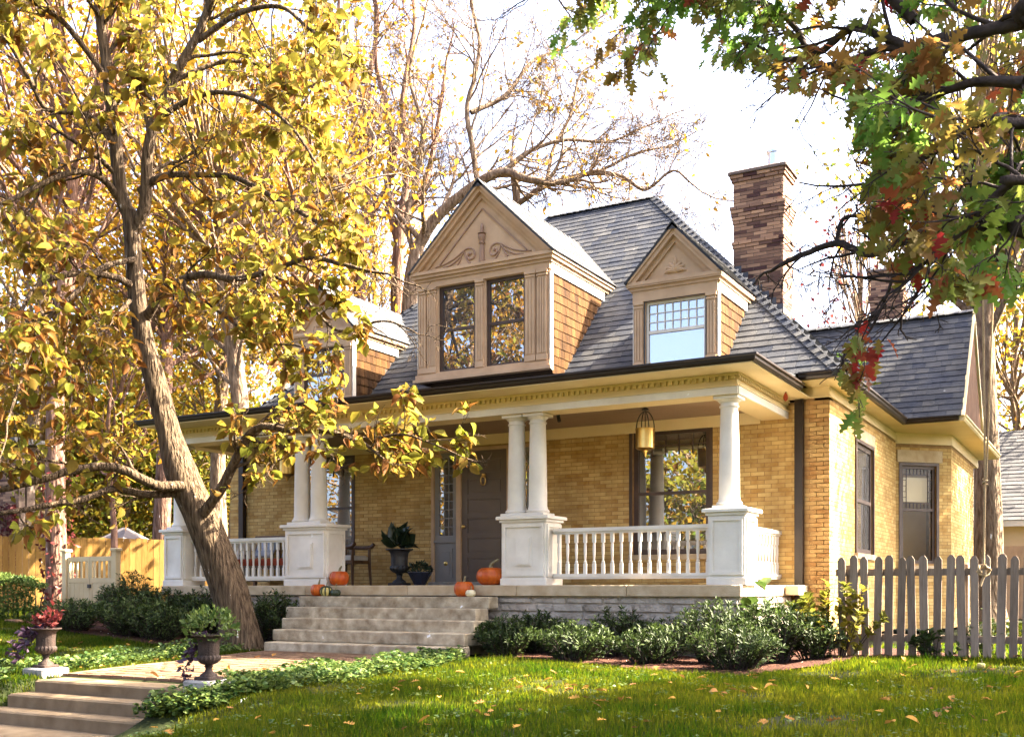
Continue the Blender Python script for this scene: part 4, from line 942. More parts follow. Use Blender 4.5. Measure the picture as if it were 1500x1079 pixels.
plant('potted_plant', 'low dark round plant in the navy faceted pot', 'plant', (-5.83, 1.2, FZ+.24), [('foliage', 'dark_leaf', DIAMOND, P_, a_, n_, rg.uniform(.05, .08, 240), rg.random(240))])

# armchair and bench
t = thing('armchair', 'brown wooden porch armchair half hidden behind the twin columns', 'chair', (-7.55, 1.45, FZ))
x, y, z = -7.55, 1.45, FZ
MB().cbox(x-.30, x+.28, y-.28, y+.28, z+.40, z+.46, .012).build('seat', 'chair_wood', t)
MB().cbox(x-.27, x+.25, y-.25, y+.25, z+.461, z+.55, .03).build('cushion', 'cushion_pale', t)
for sx, sy in ((.26, -.25), (.26, .25), (-.28, -.25), (-.28, .25)):
    MB().tube([(x+sx*1.08, y+sy*1.08, z), (x+sx, y+sy, z+.42), (x+sx, y+sy, z+.68)], [.022, .032, .026], 8).build('leg', 'chair_wood', t, True)
for sy in (-.27, .27):
    MB().tube(smooth_path([(x-.30, y+sy, z+.72), (x, y+sy, z+.70), (x+.25, y+sy*1.04, z+.70), (x+.34, y+sy*1.06, z+.76)], 4), .038, 8).build('armrest', 'chair_wood', t, True)
MB().tube(smooth_path([(x-.30, y-.28, z+.72), (x-.40, y-.16, z+.80), (x-.43, y, z+.82), (x-.40, y+.16, z+.80), (x-.30, y+.28, z+.72)], 4), .04, 8).build('backrest', 'chair_wood', t, True)
t = thing('porch_bench', 'dark porch bench with a red seat cushion behind the left railing', 'bench', (-9.75, 1.65, FZ))
MB().cbox(-10.6+.25, -8.85, 1.3, 2.0, FZ+.33, FZ+.39, .01).build('seat', 'chair_wood', t); MB().cbox(-10.3, -8.9, 1.3, 1.95, FZ+.391, FZ+.52, .04).build('seat_cushion', 'cushion_red', t)
for k in range(9): MB().cbox(-10.32+k*.175, -10.25+k*.175, 2.02, 2.05, FZ+.39, FZ+.92, .005).build('back_slat', 'chair_wood', t)
MB().cbox(-10.38, -8.80, 2.015, 2.06, FZ+.92, FZ+1.0, .01).build('back_rail', 'chair_wood', t)
for sx in (-10.30, -8.92):
    for sy in (1.34, 1.94): MB().cbox(sx-.03, sx+.03, sy-.03, sy+.03, FZ, FZ+.33, .006).build('leg', 'chair_wood', t)
def pillow(x, label, m):
    b = MB(); V = []; n = 10
    for s in (-1, 1):
        for i in range(n+1):
            for j in range(n+1):
                a, c = i/n*2-1, j/n*2-1; th = .085*((1-a**4)*(1-c**4))**.6
                V.append((x+a*.24*(1-.06*c*c), 1.78+.10*c+s*th, FZ+.74+c*.19*(1-.06*a*a)))
    k = (n+1)**2; F = []
    for i in range(n):
        for j in range(n):
            q = (i*(n+1)+j, (i+1)*(n+1)+j, (i+1)*(n+1)+j+1, i*(n+1)+j+1); F.append(q); F.append(tuple(t_+k for t_ in q[::-1]))
    return tag(b.add(V, F).build('cushion', m, None, True), label, 'cushion')
pillow(-9.86, 'blue and white cushion on the porch bench nearest the tree trunk', 'cushion_blue'); pillow(-9.15, 'blue cushion on the porch bench nearer the twin columns', 'cushion_blue')

# picket fence at the right
fy = -.40; pts = [1.65+.138*k for k in range(24)]
fence = thing('picket_fence', 'weathered grey brown picket fence running from the house corner to the right', 'fence', (2.6, fy, .15))
def picket_mesh(w, h):
    P = [(-w/2, 0), (w/2, 0), (w/2, h-.045), (w/2-.02, h-.012), (w*.18, h), (-w*.18, h), (-w/2+.02, h-.012), (-w/2, h-.045)]
    b = MB().poly([(p[0], 0, p[1]) for p in P], (0, .022, 0)); me = bpy.data.meshes.new('picket'); me.from_pydata(b.v, [], b.f); me.materials.append(MT['picket']); return me
pm = [picket_mesh(.092, 1.24), picket_mesh(.096, 1.25), picket_mesh(.089, 1.23)]
for k, x in enumerate(pts):
    o = bpy.data.objects.new('picket', pm[k % 3]); C.objects.link(o); setp(o, fence); z = float(gz(x, fy)); o.location = (x+random.uniform(-.006, .006), fy, 1.40-1.24+random.uniform(-.012, .008))
    o.rotation_euler = (random.uniform(-.015, .015), random.uniform(-.024, .024), random.uniform(-.08, .08))
for z in (.36, 1.16): MB().box(1.56, 4.85, fy+.024, fy+.062, z, z+.085).build('rail', 'picket', fence)
for x in (1.72, 3.05, 4.6): MB().cbox(x-.045, x+.045, fy+.064, fy+.15, float(gz(x, fy))-.1, 1.30, .006).build('post', 'picket', fence)

# rope hanging from the oak
R0 = px(1441, 835, 11.6)
t = thing('hanging_rope', 'tan swing rope hanging in a knot in front of the picket fence', 'rope', tuple(R0))
K1 = px(1443, 705, 11.6); A1 = px(1440, 430, 11.6)+np.array((0, 0, 0)); A2 = px(1455, 430, 11.6)
A1t = px(1438, -150, 11.6); A2t = px(1462, -150, 11.6)
MB().tube([R0+(0, 0, .03), K1], .013, 7).build('strand', 'rope', t, True)
MB().tube([K1, A1, A1t], .011, 7).build('strand', 'rope', t, True); MB().tube([K1+(.012, .0, 0), A2, A2t], .011, 7).build('strand', 'rope', t, True)
kn = MB(); w = []
for a in np.linspace(0, 6*math.pi, 60): w.append(R0+np.array((math.cos(a)*.050*cA+.02*math.sin(2.3*a), math.cos(a)*.050*sA+.035*math.sin(1.7*a), .046*math.sin(a*1.02)+.012*math.cos(3.1*a))))
kn.tube(w, .015, 7); kn.tube(smooth_path([R0+(.02, 0, -.03), R0+(-.01, -.02, -.10), R0+(-.03, -.03, -.17)], 4), .013, 7); kn.build('knot', 'rope', t, True)
kk = MB().tube([K1+np.array((.02*math.cos(a), .02*math.sin(a), -.04+.008*a)) for a in np.linspace(0, 9, 30)], .013, 6); kk.build('knot', 'rope', t, True)

# garden urns on white stone blocks with their plants
def block(x, y, label, w=.36, h=.10):
    b = MB().cbox(x-w/2, x+w/2, y-w/2, y+w/2, float(gz(x, y))-.05, float(gz(x, y))+h, .016); return tag(b.build('stone_block', 'white_stone'), label, 'stone block', 'white stone blocks under the garden urns')
BX = [(-6.02, -6.05), (-3.22, -6.30)]
block(*BX[0], 'weathered white stone block under the left garden urn'); block(*BX[1], 'weathered white stone block under the right garden urn')
zl = float(gz(*BX[0]))+.10; zr = float(gz(*BX[1]))+.10
urn((*BX[0], zl), .45, 'rust_iron', 'rusty fluted urn left of the garden steps holding red and purple leaves', group='rusty garden urns'); urn((*BX[1], zr), .45, 'rust_iron', 'rusty fluted urn right of the garden steps holding pale green leaves', group='rusty garden urns')
def sweep_leaves(n, c, dirs, L, rng, droop=.3):
    k = rng.integers(0, len(dirs), n); f = rng.random(n)**.7; d = unit(np.array(dirs, float))[k]
    pos = np.array(c)+d*(f*np.array(L)[k])[:, None]+rng.normal(size=(n, 3))*.035; pos[:, 2] -= droop*f**2*np.array(L)[k]
    return pos, unit(d+rng.normal(size=(n, 3))*.6+(0, 0, -.1)), unit(rng.normal(size=(n, 3))+(0, 0, .8))
c = np.array((*BX[0], zl+.45))
p1 = sweep_leaves(150, c, [(-.7, -.6, .25), (-.9, -.2, .1), (-.5, -.8, .0)], [.34, .40, .34], rg, 1.1)
p2 = sweep_leaves(110, c, [(.4, -.1, 1), (.1, .2, 1), (.6, .3, .8), (-.3, -.4, .7)], [.26, .18, .24, .16], rg, .1)
plant('urn_plant', 'crimson coleus and trailing purple leaves spilling from the left garden urn', 'plant', tuple(c),
      [('trailing_foliage', 'purple_leaf', DIAMOND, *p1, rg.uniform(.06, .10, 150), rg.random(150)), ('foliage', 'red_leaf', DIAMOND, *p2, rg.uniform(.06, .10, 110), rg.random(110))])
c = np.array((*BX[1], zr+.45)); P_, a_, n_, k_ = leaf_cloud(420, c+(.03, 0, .05), (.26, .26, .22), rg)
p1 = sweep_leaves(110, c, [(-.8, -.4, .1), (-.9, -.1, 0)], [.26, .28], rg, 1.6)
plant('urn_plant', 'bushy pale green plant with a purple trailer in the right garden urn', 'plant', tuple(c),
      [('foliage', 'cover_leaf', DIAMOND, P_, a_, n_, rg.uniform(.04, .075, 420), rg.random(420)*.8), ('trailing_foliage', 'purple_leaf', DIAMOND, *p1, rg.uniform(.05, .09, 110), rg.random(110))])

# ------------------------------------------------------------------ shrubs, hedge, ground cover
def shrub(label, cx, cy, rx, ry, h, n=1500, seed=0, m='shrub_leaf', size=(.045, .085), shape=LANCE, tlo=0.0, thi=1.0, group='shrubs along the porch', name='shrub', cat='shrub'):
    rng = np.random.default_rng(seed); z0 = float(gz(cx, cy)); t = thing(name, label, cat, (cx, cy, z0), group)
    ns = max(14, int(n/26)); az = rng.random(ns)*6.28; r = np.sqrt(rng.random(ns)); tb = Tubes(); tips = []; 
    for i in range(ns):
        f = r[i]; hh = h*(1-.38*f*f)*rng.uniform(.72, 1.06)
        b = np.array((cx+rx*.3*f*math.cos(az[i]), cy+ry*.3*f*math.sin(az[i]), z0-.03)); e = np.array((cx+rx*f*math.cos(az[i]), cy+ry*f*math.sin(az[i]), z0+hh))
        mid = (b+e)/2+np.array((rng.normal()*.03, rng.normal()*.03, hh*.10)); P = smooth_path([b, mid, e], 3); tb.add(P, np.linspace(.008, .003, len(P)), 3); tips.append(P)
    tb.build('stem', 'bark_dark', t)
    k = rng.integers(0, ns, n); f = 1-rng.random(n)**1.6*.85; A = np.array(tips)                    # ns x pts x 3
    q = f*(A.shape[1]-1); i0 = np.clip(q.astype(int), 0, A.shape[1]-2); w = (q-i0)[:, None]
    pos = A[k, i0]*(1-w)+A[k, i0+1]*w; d = unit(A[k, i0+1]-A[k, i0]); side = unit(np.cross(d, rng.normal(size=(n, 3))))
    pos = pos+side*rng.random(n)[:, None]*.02; ax = unit(d*.75+side*.9+np.array((0, 0, .15))); nr = unit(d*.8+rng.normal(size=(n, 3))*.4+np.array((0, 0, .6)))
    ct = rng.random(ns)*.55; tint = np.clip(tlo+(thi-tlo)*(.55*ct[k]+.45*rng.random(n)+.12*(f > .93)), 0, 1)
    leaves_obj('foliage', m, t, shape, pos, ax, nr, rng.uniform(*size, n), tint)
    return t
SH = [('glossy green shrub hugging the right end of the porch steps', -2.72, -1.25, .48, .42, .60, 1500),
      ('dark shrub against the stone base next to the upper steps', -2.55, -.62, .62, .30, .72, 1400),
      ('broad low shrub with yellowish tips under the middle of the right railing', -1.45, -1.65, .66, .5, .55, 1800),
      ('upright dark shrub against the stone base below the railing', -1.30, -.70, .55, .33, .75, 1200),
      ('small dark shrub in front of the stone base under the porch window', -.55, -.75, .40, .33, .62, 800),
      ('low spreading shrub left of the rounded front shrub', -.35, -1.75, .58, .45, .52, 1400),
      ('tall dark shrub in front of the right corner pedestal', .25, -1.25, .55, .5, .86, 1800),
      ('rounded pale edged shrub nearest the lawn at the right of the bed', .85, -2.15, .62, .5, .60, 2000),
      ('dark shrub behind the rounded front shrub beside the downspout', 1.0, -1.15, .52, .55, .85, 1700),
      ('dark shrub at the left end of the picket fence under the yellow green stems', 1.42, -.95, .42, .40, .62, 1100)]
for k, s in enumerate(SH): shrub(s[0], s[1], s[2], s[3]*.93, s[4]*.95, s[5]*.94, n=int(s[6]*1.6), seed=100+k)
shrub('loose yellow green shrub with thin stems at the left end of the picket fence', 1.62, -.72, .62, .45, .98, 620, 120, 'yellow_green_leaf', (.06, .11), OVATE, .62, 1.0, name='leafy_shrub')
shrub('broad leaved plant at the porch corner by the pedestal', .62, -.25, .32, .25, .95, 60, 121, 'cover_leaf', (.16, .24), OVATE, .1, .5, name='leafy_plant', cat='plant')
SHL = [('rounded shrub between the cream gate and the porch end', -10.75, -.75, .55, .5, .92, 2400), ('dark shrub under the left end of the porch', -10.0, -.75, .75, .4, .72, 2400),
       ('low dark shrub in front of the far left pedestal', -9.75, -1.6, .75, .5, .62, 2400), ('dark shrub under the left railing left of the tree trunk', -9.0, -.75, .6, .4, .75, 1800),
       ('dark shrub between the tree trunk and the steps', -7.35, -.75, .6, .38, .78, 2200), ('low shrub left of the leaning tree trunk', -8.95, -1.75, .62, .45, .55, 1800),
       ('small low shrub in front of the cream gate', -11.1, -1.75, .75, .5, .50, 2000)]
for k, s in enumerate(SHL): shrub(s[0], s[1], s[2], s[3]*1.12, s[4]*1.1, s[5]*1.12, n=int(s[6]*2.0), seed=140+k, tlo=.1)
def hedge(label, p, q, w, h, n, seed):
    rng = np.random.default_rng(seed); p = np.array(p, float); q = np.array(q, float); c = (p+q)/2; t = thing('hedge', label, 'hedge', (*c, float(gz(*c))), 'clipped hedge at the far left')
    L = np.linalg.norm(q-p); u = (q-p)/L; v = np.array((-u[1], u[0])); a = rng.random(n); b = rng.uniform(-1, 1, n); cz = rng.random(n); s = rng.random(n)
    b = np.where(s < .62, -np.abs(1-np.abs(rng.normal(size=n))*.10), b); cz = np.where(s > .62, 1-np.abs(rng.normal(size=n))*.06, cz); ed = 1+.07*np.sin(a*L*5+seed)+.05*np.sin(a*L*13)
    pos = np.stack([p[0]+u[0]*a*L+v[0]*b*w/2, p[1]+u[1]*a*L+v[1]*b*w/2, gz(p[0]+u[0]*a*L, p[1]+u[1]*a*L)+cz*h*ed], -1)
    nr = rng.normal(size=(n, 3)); ax = unit(rng.normal(size=(n, 3))+np.array((0, -.5, .5)))
    leaves_obj('foliage', 'cover_leaf', t, DIAMOND, pos, ax, unit(nr), rng.uniform(.05, .085, n), np.clip(rng.random(n)*.75+.2*np.sin(a*L*3)**2, 0, 1))
    tb = Tubes()
    for i in range(14): f = (i+.5)/14; g = p+u*L*f; z = float(gz(*g)); tb.add(np.array([(*g, z-.02), (g[0]+rng.normal()*.06, g[1], z+h*.5), (g[0]+rng.normal()*.1, g[1], z+h*.9)]), [.02, .015, .006], 4)
    tb.build('stem', 'bark_dark', t)
hedge('clipped green hedge section at the left edge of the garden', (-16.2, -2.9), (-14.2, -1.7), .7, .85, 5200, 3); hedge('clipped green hedge section next to the cream gate', (-14.1, -1.65), (-12.9, -.95), .7, .80, 3200, 4)
eb = MB()
for k in range(8):
    a = np.array((-15.6+.36*k, -3.05+.215*k)); eb_ = MB().cbox(a[0], a[0]+.33, a[1]-.1, a[1]+.08, float(gz(*a))-.05, float(gz(*a))+.07, .02).build('edging_stone', 'paver'); tag(eb_, 'flat reddish stone edging the bed below the hedge', 'edging stone', 'edging stones below the hedge')
def cover(label, P, n, seed, thi=1.0):
    rng = np.random.default_rng(seed); xs = [p[0] for p in P]; ys = [p[1] for p in P]; X = rng.uniform(min(xs), max(xs), n*5); Y = rng.uniform(min(ys), max(ys), n*5)
    n = int(n*1.7); k = in_poly(P, X, Y) & (np.hypot(X+3.22, Y+6.45) > .42) & (np.hypot(X+6.02, Y+6.2) > .40); X, Y = X[k][:n], Y[k][:n]; n = len(X); cl = np.sin(X*5.1+seed)*np.sin(Y*4.3)*.5+.5; h = (.03+.13*rng.random(n))*(.55+.7*cl)
    pos = np.stack([X, Y, gz(X, Y)+h], -1); az = rng.random(n)*6.28; ax = unit(np.stack([np.cos(az), np.sin(az), rng.uniform(-.1, .9, n)], -1)); nr = unit(rng.normal(size=(n, 3))*.5+np.array((0, 0, 1)))
    o = leaves_obj('ground_cover', 'cover_leaf', None, OVATE, pos, ax, nr, rng.uniform(.035, .07, n), np.clip(rng.random(n)**1.5*thi, 0, 1)); tag(o, label, 'ground cover')
cover('leafy ground cover along the left side of the brick path', [(-6.05, -5.9), (-6.6, -2.2), (-7.6, -2.2), (-7.0, -6.0)], 2600, 1)
cover('leafy ground cover along the right side of the brick path', [(-3.45, -6.0), (-3.30, -2.5), (-2.7, -2.3), (-2.45, -3.4), (-2.5, -6.1)], 2600, 2)
cover('ground cover spilling beside the right flank of the garden steps', [(-3.32, -6.05), (-2.35, -6.05), (-2.5, -6.9), (-3.3, -7.2)], 1100, 5)
cover('ground cover beside the left flank of the garden steps', [(-5.85, -6.2), (-6.9, -6.1), (-7.0, -7.0), (-5.95, -7.0)], 900, 6)
cover('small patch of ground cover at the foot of the porch steps', [(-3.55, -2.05), (-3.0, -1.95), (-2.75, -2.35), (-3.35, -2.5)], 320, 7, .7)
for k, (x, y) in enumerate(((2.75, -.55), (3.3, -.25))):
    shrub(('trailing ivy sprig climbing the middle pickets', 'ivy clump behind the right pickets below the rope knot')[k], x, y, .3, .12, (.34, .62)[k], 170, 160+k, 'shrub_leaf', (.05, .09), OVATE, .1, .8, None, 'ivy_plant', 'ivy')

# ------------------------------------------------------------------ trees
def rot_away(d, ang, rng):
    a = unit(np.cross(d, rng.normal(size=3))); return unit(d*math.cos(ang)+a*math.sin(ang))
def grow(tb, tips, p, d, L, r, lvl, rng, o):
    """one branch and, level by level, its side branches; the last level's twigs are collected in tips"""
    n = max(4, int(L/o.get('seg', .25))); P = [np.array(p, float)]; d = np.array(d, float)
    for i in range(n):
        d = unit(d+rng.normal(size=3)*o.get('wob', .16)+np.array((0, 0, o.get('up', .03)))); P.append(P[-1]+d*L/n)
    P = np.array(P); R = np.linspace(r, max(r*.35, o.get('rmin', .004)), n+1)
    tb.add(P, R, 6 if r > .03 else (4 if r > .012 else 3))
    if lvl == 0: tips.append(P); return
    k = o['kids'][-lvl] if isinstance(o['kids'], (list, tuple)) else o['kids']
    for j in range(k):
        f = .25+.75*(j+rng.random())/k; i = min(n-1, int(f*n)); q = P[i]+(P[i+1]-P[i])*(f*n-i)
        grow(tb, tips, q, rot_away(unit(P[i+1]-P[i]), rng.uniform(.45, 1.05), rng), L*o.get('ratio', .55)*rng.uniform(.7, 1.2)*(1.15-.45*f), max(R[i]*.6, o.get('rmin', .004)), lvl-1, rng, o)
def limb(tb, tips, P, r0, r1, rng, o, kids, lvl, L, f0=.2, sides=10):
    Q = smooth_path(P, 6); R = np.linspace(r0, r1, len(Q)); Q[1:-1] += rng.normal(size=(len(Q)-2, 3))*min(r1, .03)*.12
    tb.add(Q, R, sides)
    for j in range(kids):
        f = f0+(1-f0)*(j+rng.random())/kids; i = min(len(Q)-2, int(f*(len(Q)-1))); d = unit(Q[i+1]-Q[i])
        grow(tb, tips, Q[i], rot_away(d, rng.uniform(.5, 1.15), rng), L*rng.uniform(.6, 1.25)*(1.1-.3*f), max(.012, R[i]*.45), lvl, rng, o)
    if lvl >= 1: grow(tb, tips, Q[-1], unit(Q[-1]-Q[-2]), L*.9, r1, lvl, rng, o)
    return Q
def tip_leaves(tips, per, rng, size, droop=.5, spread=.05):
    N = len(tips)*per; k = np.repeat(np.arange(len(tips)), per); f = rng.random(N)**.75
    pos = np.empty((N, 3)); d = np.empty((N, 3))
    for i, P in enumerate(tips):
        s = slice(i*per, (i+1)*per); q = f[s]*(len(P)-1); a = np.clip(q.astype(int), 0, len(P)-2); w = (q-a)[:, None]
        pos[s] = P[a]*(1-w)+P[a+1]*w; d[s] = unit(P[a+1]-P[a])
    side = unit(np.cross(d, rng.normal(size=(N, 3)))); ax = unit(d*.4+side*.9+np.array((0, 0, -droop))+rng.normal(size=(N, 3))*.25)
    pos = pos+side*rng.random(N)[:, None]*spread; nr = unit(rng.normal(size=(N, 3))*.75+np.array((0, 0, .8)))
    return pos, ax, nr, rng.uniform(*size, N), k
def px_path(pts, d0, d1=None):
    d1 = d0 if d1 is None else d1; n = len(pts); return np.array([px(x, y, d0+(d1-d0)*i/max(1, n-1)) for i, (x, y) in enumerate(pts)])

# the golden tree in front of the porch
rt = np.random.default_rng(5)
gt = thing('golden_tree', 'leaning golden leaved tree in front of the porch at the left', 'tree', on_ground(-8.55, -.75))
tb = Tubes(); trunkT = Tubes(); tips = []; og = dict(kids=[4, 4], wob=.20, up=.0, seg=.20, ratio=.55, rmin=.004)
TR = px_path([(357, 968), (352, 925), (338, 868), (318, 815), (292, 752), (264, 690), (246, 630), (228, 560), (212, 500), (203, 450), (198, 400), (194, 350), (190, 310)], 16.4)
Q = smooth_path(TR, 6); ks = np.linspace(0, 1, len(Q)); R = np.interp(ks, [0, .04, .12, .35, .42, .5, .7, 1], [.40, .33, .285, .25, .242, .175, .140, .115])
V, F = tube_arrays(Q, R, 20); ang = np.tile(np.arange(20)*2*math.pi/20, len(Q)); rr_ = np.repeat(R, 20); cc = np.repeat(Q, 20, 0)
V = cc+(V-cc)*(1+.045*np.sin(ang*3+np.repeat(ks, 20)*9)+.03*np.sin(ang*7+1+np.repeat(ks, 20)*25)+.25*np.repeat(np.clip(1-ks*22, 0, 1), 20)*np.maximum(0, np.sin(ang*5+.5)))[:, None]
trunkT.V.append(V); trunkT.F.append(F); trunkT.o += len(V)
trunkT.build('trunk', 'bark', gt)
LIMBS = [  # pixel path, depth from, depth to, radius from, to, side branches, their length
    ([(191, 318), (178, 285), (168, 200), (158, 110), (148, 40), (140, -40)], 16.4, 16.2, .115, .06, 9, 1.15),
    ([(196, 340), (212, 300), (216, 230), (228, 175), (262, 100), (290, 50), (312, -10), (330, -60)], 16.4, 15.8, .10, .045, 10, 1.15),
    ([(270, 712), (235, 712), (205, 700), (165, 684), (110, 688), (60, 702), (0, 716), (-60, 720)], 16.2, 14.6, .085, .04, 7, .75),
    ([(262, 722), (215, 724), (165, 716), (120, 732), (70, 740), (10, 750), (-50, 758)], 16.3, 14.4, .062, .03, 5, .7),
    ([(298, 752), (326, 712), (346, 672), (362, 640), (385, 624), (425, 630), (480, 632), (530, 648)], 16.2, 15.0, .085, .03, 8, .95),
    ([(480, 632), (540, 642), (590, 636), (640, 652)], 15.3, 14.6, .03, .014, 5, .7),
    ([(362, 640), (400, 660), (395, 690), (372, 712)], 15.9, 15.5, .035, .012, 3, .45),
    ([(212, 470), (236, 430), (262, 412), (300, 402), (345, 408), (400, 396), (455, 378), (520, 392)], 16.4, 14.6, .075, .026, 10, 1.1),
    ([(262, 412), (300, 440), (345, 475), (380, 500), (430, 505)], 16.2, 14.8, .035, .014, 6, .75),
    ([(380, 395), (430, 420), (468, 462), (500, 485), (560, 470), (600, 482)], 15.4, 14.6, .03, .012, 6, .65),
    ([(198, 420), (165, 405), (118, 400), (60, 415), (32, 455), (22, 520)], 16.4, 14.2, .06, .02, 9, 1.0),
    ([(196, 380), (150, 392), (110, 430), (60, 480), (30, 560), (10, 620)], 16.3, 13.6, .05, .015, 9, 1.0),
    ([(180, 300), (150, 262), (110, 252), (60, 270), (10, 295), (-40, 300)], 16.4, 14.8, .06, .02, 9, 1.1),
    ([(205, 280), (240, 258), (300, 256), (350, 262), (420, 300), (490, 340), (520, 360)], 16.4, 14.8, .06, .018, 10, 1.15),
    ([(170, 215), (130, 170), (70, 160), (45, 120), (10, 60), (-30, 30)], 16.3, 15.0, .055, .02, 9, 1.2),
    ([(225, 180), (270, 150), (320, 135), (380, 150), (430, 190), (470, 250)], 16.2, 14.8, .05, .016, 10, 1.15),
    ([(290, 60), (350, 20), (410, 10), (450, 40), (490, 70), (520, 90)], 16.0, 15.0, .045, .014, 9, 1.1),
    ([(160, 120), (100, 40), (60, 10), (20, -20)], 16.2, 15.2, .05, .02, 7, 1.1),
    ([(250, 120), (330, 90), (400, 100), (450, 130), (500, 60)], 16.3, 17.4, .04, .014, 9, 1.1),
    ([(190, 440), (140, 500), (110, 560), (100, 620)], 16.2, 14.4, .035, .012, 7, .85)]
groups = []
for k, (pp, d0, d1, r0, r1, kd, L) in enumerate(LIMBS):
    t0 = len(tips); limb(tb, tips, px_path(pp, d0, d1), r0, r1, rt, og, kd, 2, L, .15 if k > 1 else .25, 8 if r0 > .05 else 6); groups.append((t0, len(tips)))
tb.build('branch', 'bark', gt)
pos, ax, nr, sz, k = tip_leaves(tips, 3, rt, (.105, .215), .6, .10)
xx, yy, DD = to_px(pos)
ok = (yy > -120) & (xx < 690) & ~((xx > 535) & (yy < 560)) & ~((xx > 400) & (yy > 745)) & ~((yy > 690) & (yy > 640+.35*np.abs(xx-560)))
keep = ok & (rt.random(len(pos)) < np.where((yy > 640) & (xx < 420), .45, .80))
pos, ax, nr, sz, xx, yy = pos[keep], ax[keep], nr[keep], sz[keep], xx[keep], yy[keep]
h = pos[:, 2]; brown = rt.random(len(pos)) < np.where((xx < 340) & (yy > 200) & (yy < 640), .52, np.where(yy > 560, .38, .26))
tint = np.where(brown, rt.uniform(.02, .30, len(pos)), np.where(rt.random(len(pos)) < np.clip((yy-300)/1000, .0, .34), rt.uniform(.74, 1., len(pos)), rt.uniform(.36, .72, len(pos))))
which = np.where(brown | (rt.random(len(pos)) < .2), 1, np.where(rt.random(len(pos)) < .4, 2, 0))
split_leaves('leaf', 'foliage', 'gold_leaf', gt, [OVATE, CURLED, FOLDED], pos, ax, nr, sz, tint, which, 300)

# the oak whose boughs hang into the top right of the view; its trunk stands right of the frame
ro = np.random.default_rng(9)
ok_base = on_ground(7.4, -3.6)
oak = thing('oak_tree', 'oak with green and scarlet lobed leaves hanging in from the upper right', 'tree', ok_base)
tb = Tubes(); tr = Tubes(); tips = []; oo = dict(kids=[3, 4], wob=.20, up=-.02, seg=.2, ratio=.55, rmin=.004)
TQ = smooth_path([ok_base, np.array(ok_base)+(-.05, .05, 1.5), np.array(ok_base)+(.02, .1, 3.6), np.array(ok_base)+(.0, .2, 6.5), np.array(ok_base)+(.3, .5, 9.5)], 6)
tr.add(TQ, np.interp(np.linspace(0, 1, len(TQ)), [0, .06, .4, 1], [.55, .40, .33, .16]), 16); tr.build('trunk', 'bark_dark', oak)
tq = lambda z: np.array((7.4, -3.4, z))
OL = [([tq(4.4)]+list(px_path([(1560, 20), (1500, 34), (1440, 46), (1375, 58), (1335, 72)], 8.0, 8.6)), .06, .04, 9, 1.0),
      (list(px_path([(1335, 72), (1290, 52), (1250, 40), (1210, 70), (1185, 85)], 8.6, 9.2)), .04, .03, 7, .8),
      (list(px_path([(1185, 85), (1165, 40), (1120, 5), (1060, -20)], 9.2, 9.6)), .03, .02, 8, .85),
      (list(px_path([(1060, -20), (1000, -30), (930, -20), (860, -15), (800, -10)], 9.6, 10.6)), .03, .012, 14, .72),
      (list(px_path([(1340, 30), (1260, -40), (1150, -60), (1000, -60)], 8.6, 9.4)), .05, .02, 10, .8),
      ([tq(3.6)]+list(px_path([(1560, 345), (1500, 318), (1470, 330), (1400, 340), (1330, 352), (1275, 372), (1225, 357), (1170, 375), (1143, 388)], 7.4, 9.2)), .055, .02, 10, .55),
      (list(px_path([(1225, 357), (1232, 325), (1250, 316), (1275, 322), (1285, 300)], 9.0, 8.8)), .022, .008, 4, .5),
      ([tq(4.6)]+list(px_path([(1540, 180), (1470, 170), (1400, 200), (1340, 240), (1300, 260)], 7.0, 7.8)), .045, .014, 16, .85),
      ([tq(4.2)]+list(px_path([(1560, 260), (1480, 270), (1420, 330), (1360, 380), (1320, 420)], 6.6, 7.4)), .04, .012, 16, .75),
      (list(px_path([(1500, 120), (1430, 120), (1370, 140), (1310, 160)], 7.2, 7.8)), .045, .014, 11, .7),
      (list(px_path([(1310, 400), (1296, 440), (1270, 490), (1236, 520), (1240, 545)], 7.9, 8.1)), .014, .006, 3, .34),
      (list(px_path([(1350, 420), (1325, 458), (1292, 500)], 7.6, 8.0)), .012, .006, 2, .3),
      ([tq(7.6), np.array((6.8, -3.9, 9.4)), np.array((5.6, -4.6, 11))], .14, .04, 10, 1.5)]
for k, (P, r0, r1, kd, L) in enumerate(OL): limb(tb, tips, P, r0, r1, ro, oo, kd, 2 if L > .4 else 1, L, .12, 8 if r0 > .05 else 5)
tb.build('branch', 'bark_dark', oak)
pos, ax, nr, sz, k = tip_leaves(tips, 3, ro, (.11, .185), .55, .08)
xx, yy, DD = to_px(pos); inframe = (xx > -50) & (xx < 1550) & (yy > -50) & (yy < 1100) & (DD > 0)
limit = np.interp(xx, [760, 800, 850, 900, 960, 1030, 1100, 1180, 1240, 1262, 1300, 1335, 1380, 1460, 1500], [0, 80, 75, 120, 130, 110, 80, 145, 120, 210, 385, 400, 460, 410, 430])
bough = (xx > 1235) & (xx < 1310) & (yy > 485) & (yy < 625)
keep = ~inframe | (yy < limit) | bough | ((xx > 1225) & (yy > 300) & (yy < 430) & (ro.random(len(pos)) < .06))
keep &= inframe | (ro.random(len(pos)) < .25); keep &= ~((xx > 1120) & (xx < 1262) & (yy > 160) & (yy < 480)); keep &= ~((xx < 770) & inframe)
pos, ax, nr, sz, xx, yy, k = pos[keep], ax[keep], nr[keep], sz[keep], xx[keep], yy[keep], k[keep]
cl = np.random.default_rng(3).random(len(tips))[k//1]; cl2 = np.random.default_rng(4).random(len(tips)//3+2)[k//3]
field = np.array([mnoise.noise(Vector(p)*1.35+Vector((3.1, 7.7, 1.3))) for p in pos]); fine_ = np.array([mnoise.noise(Vector(p)*4.2) for p in pos])
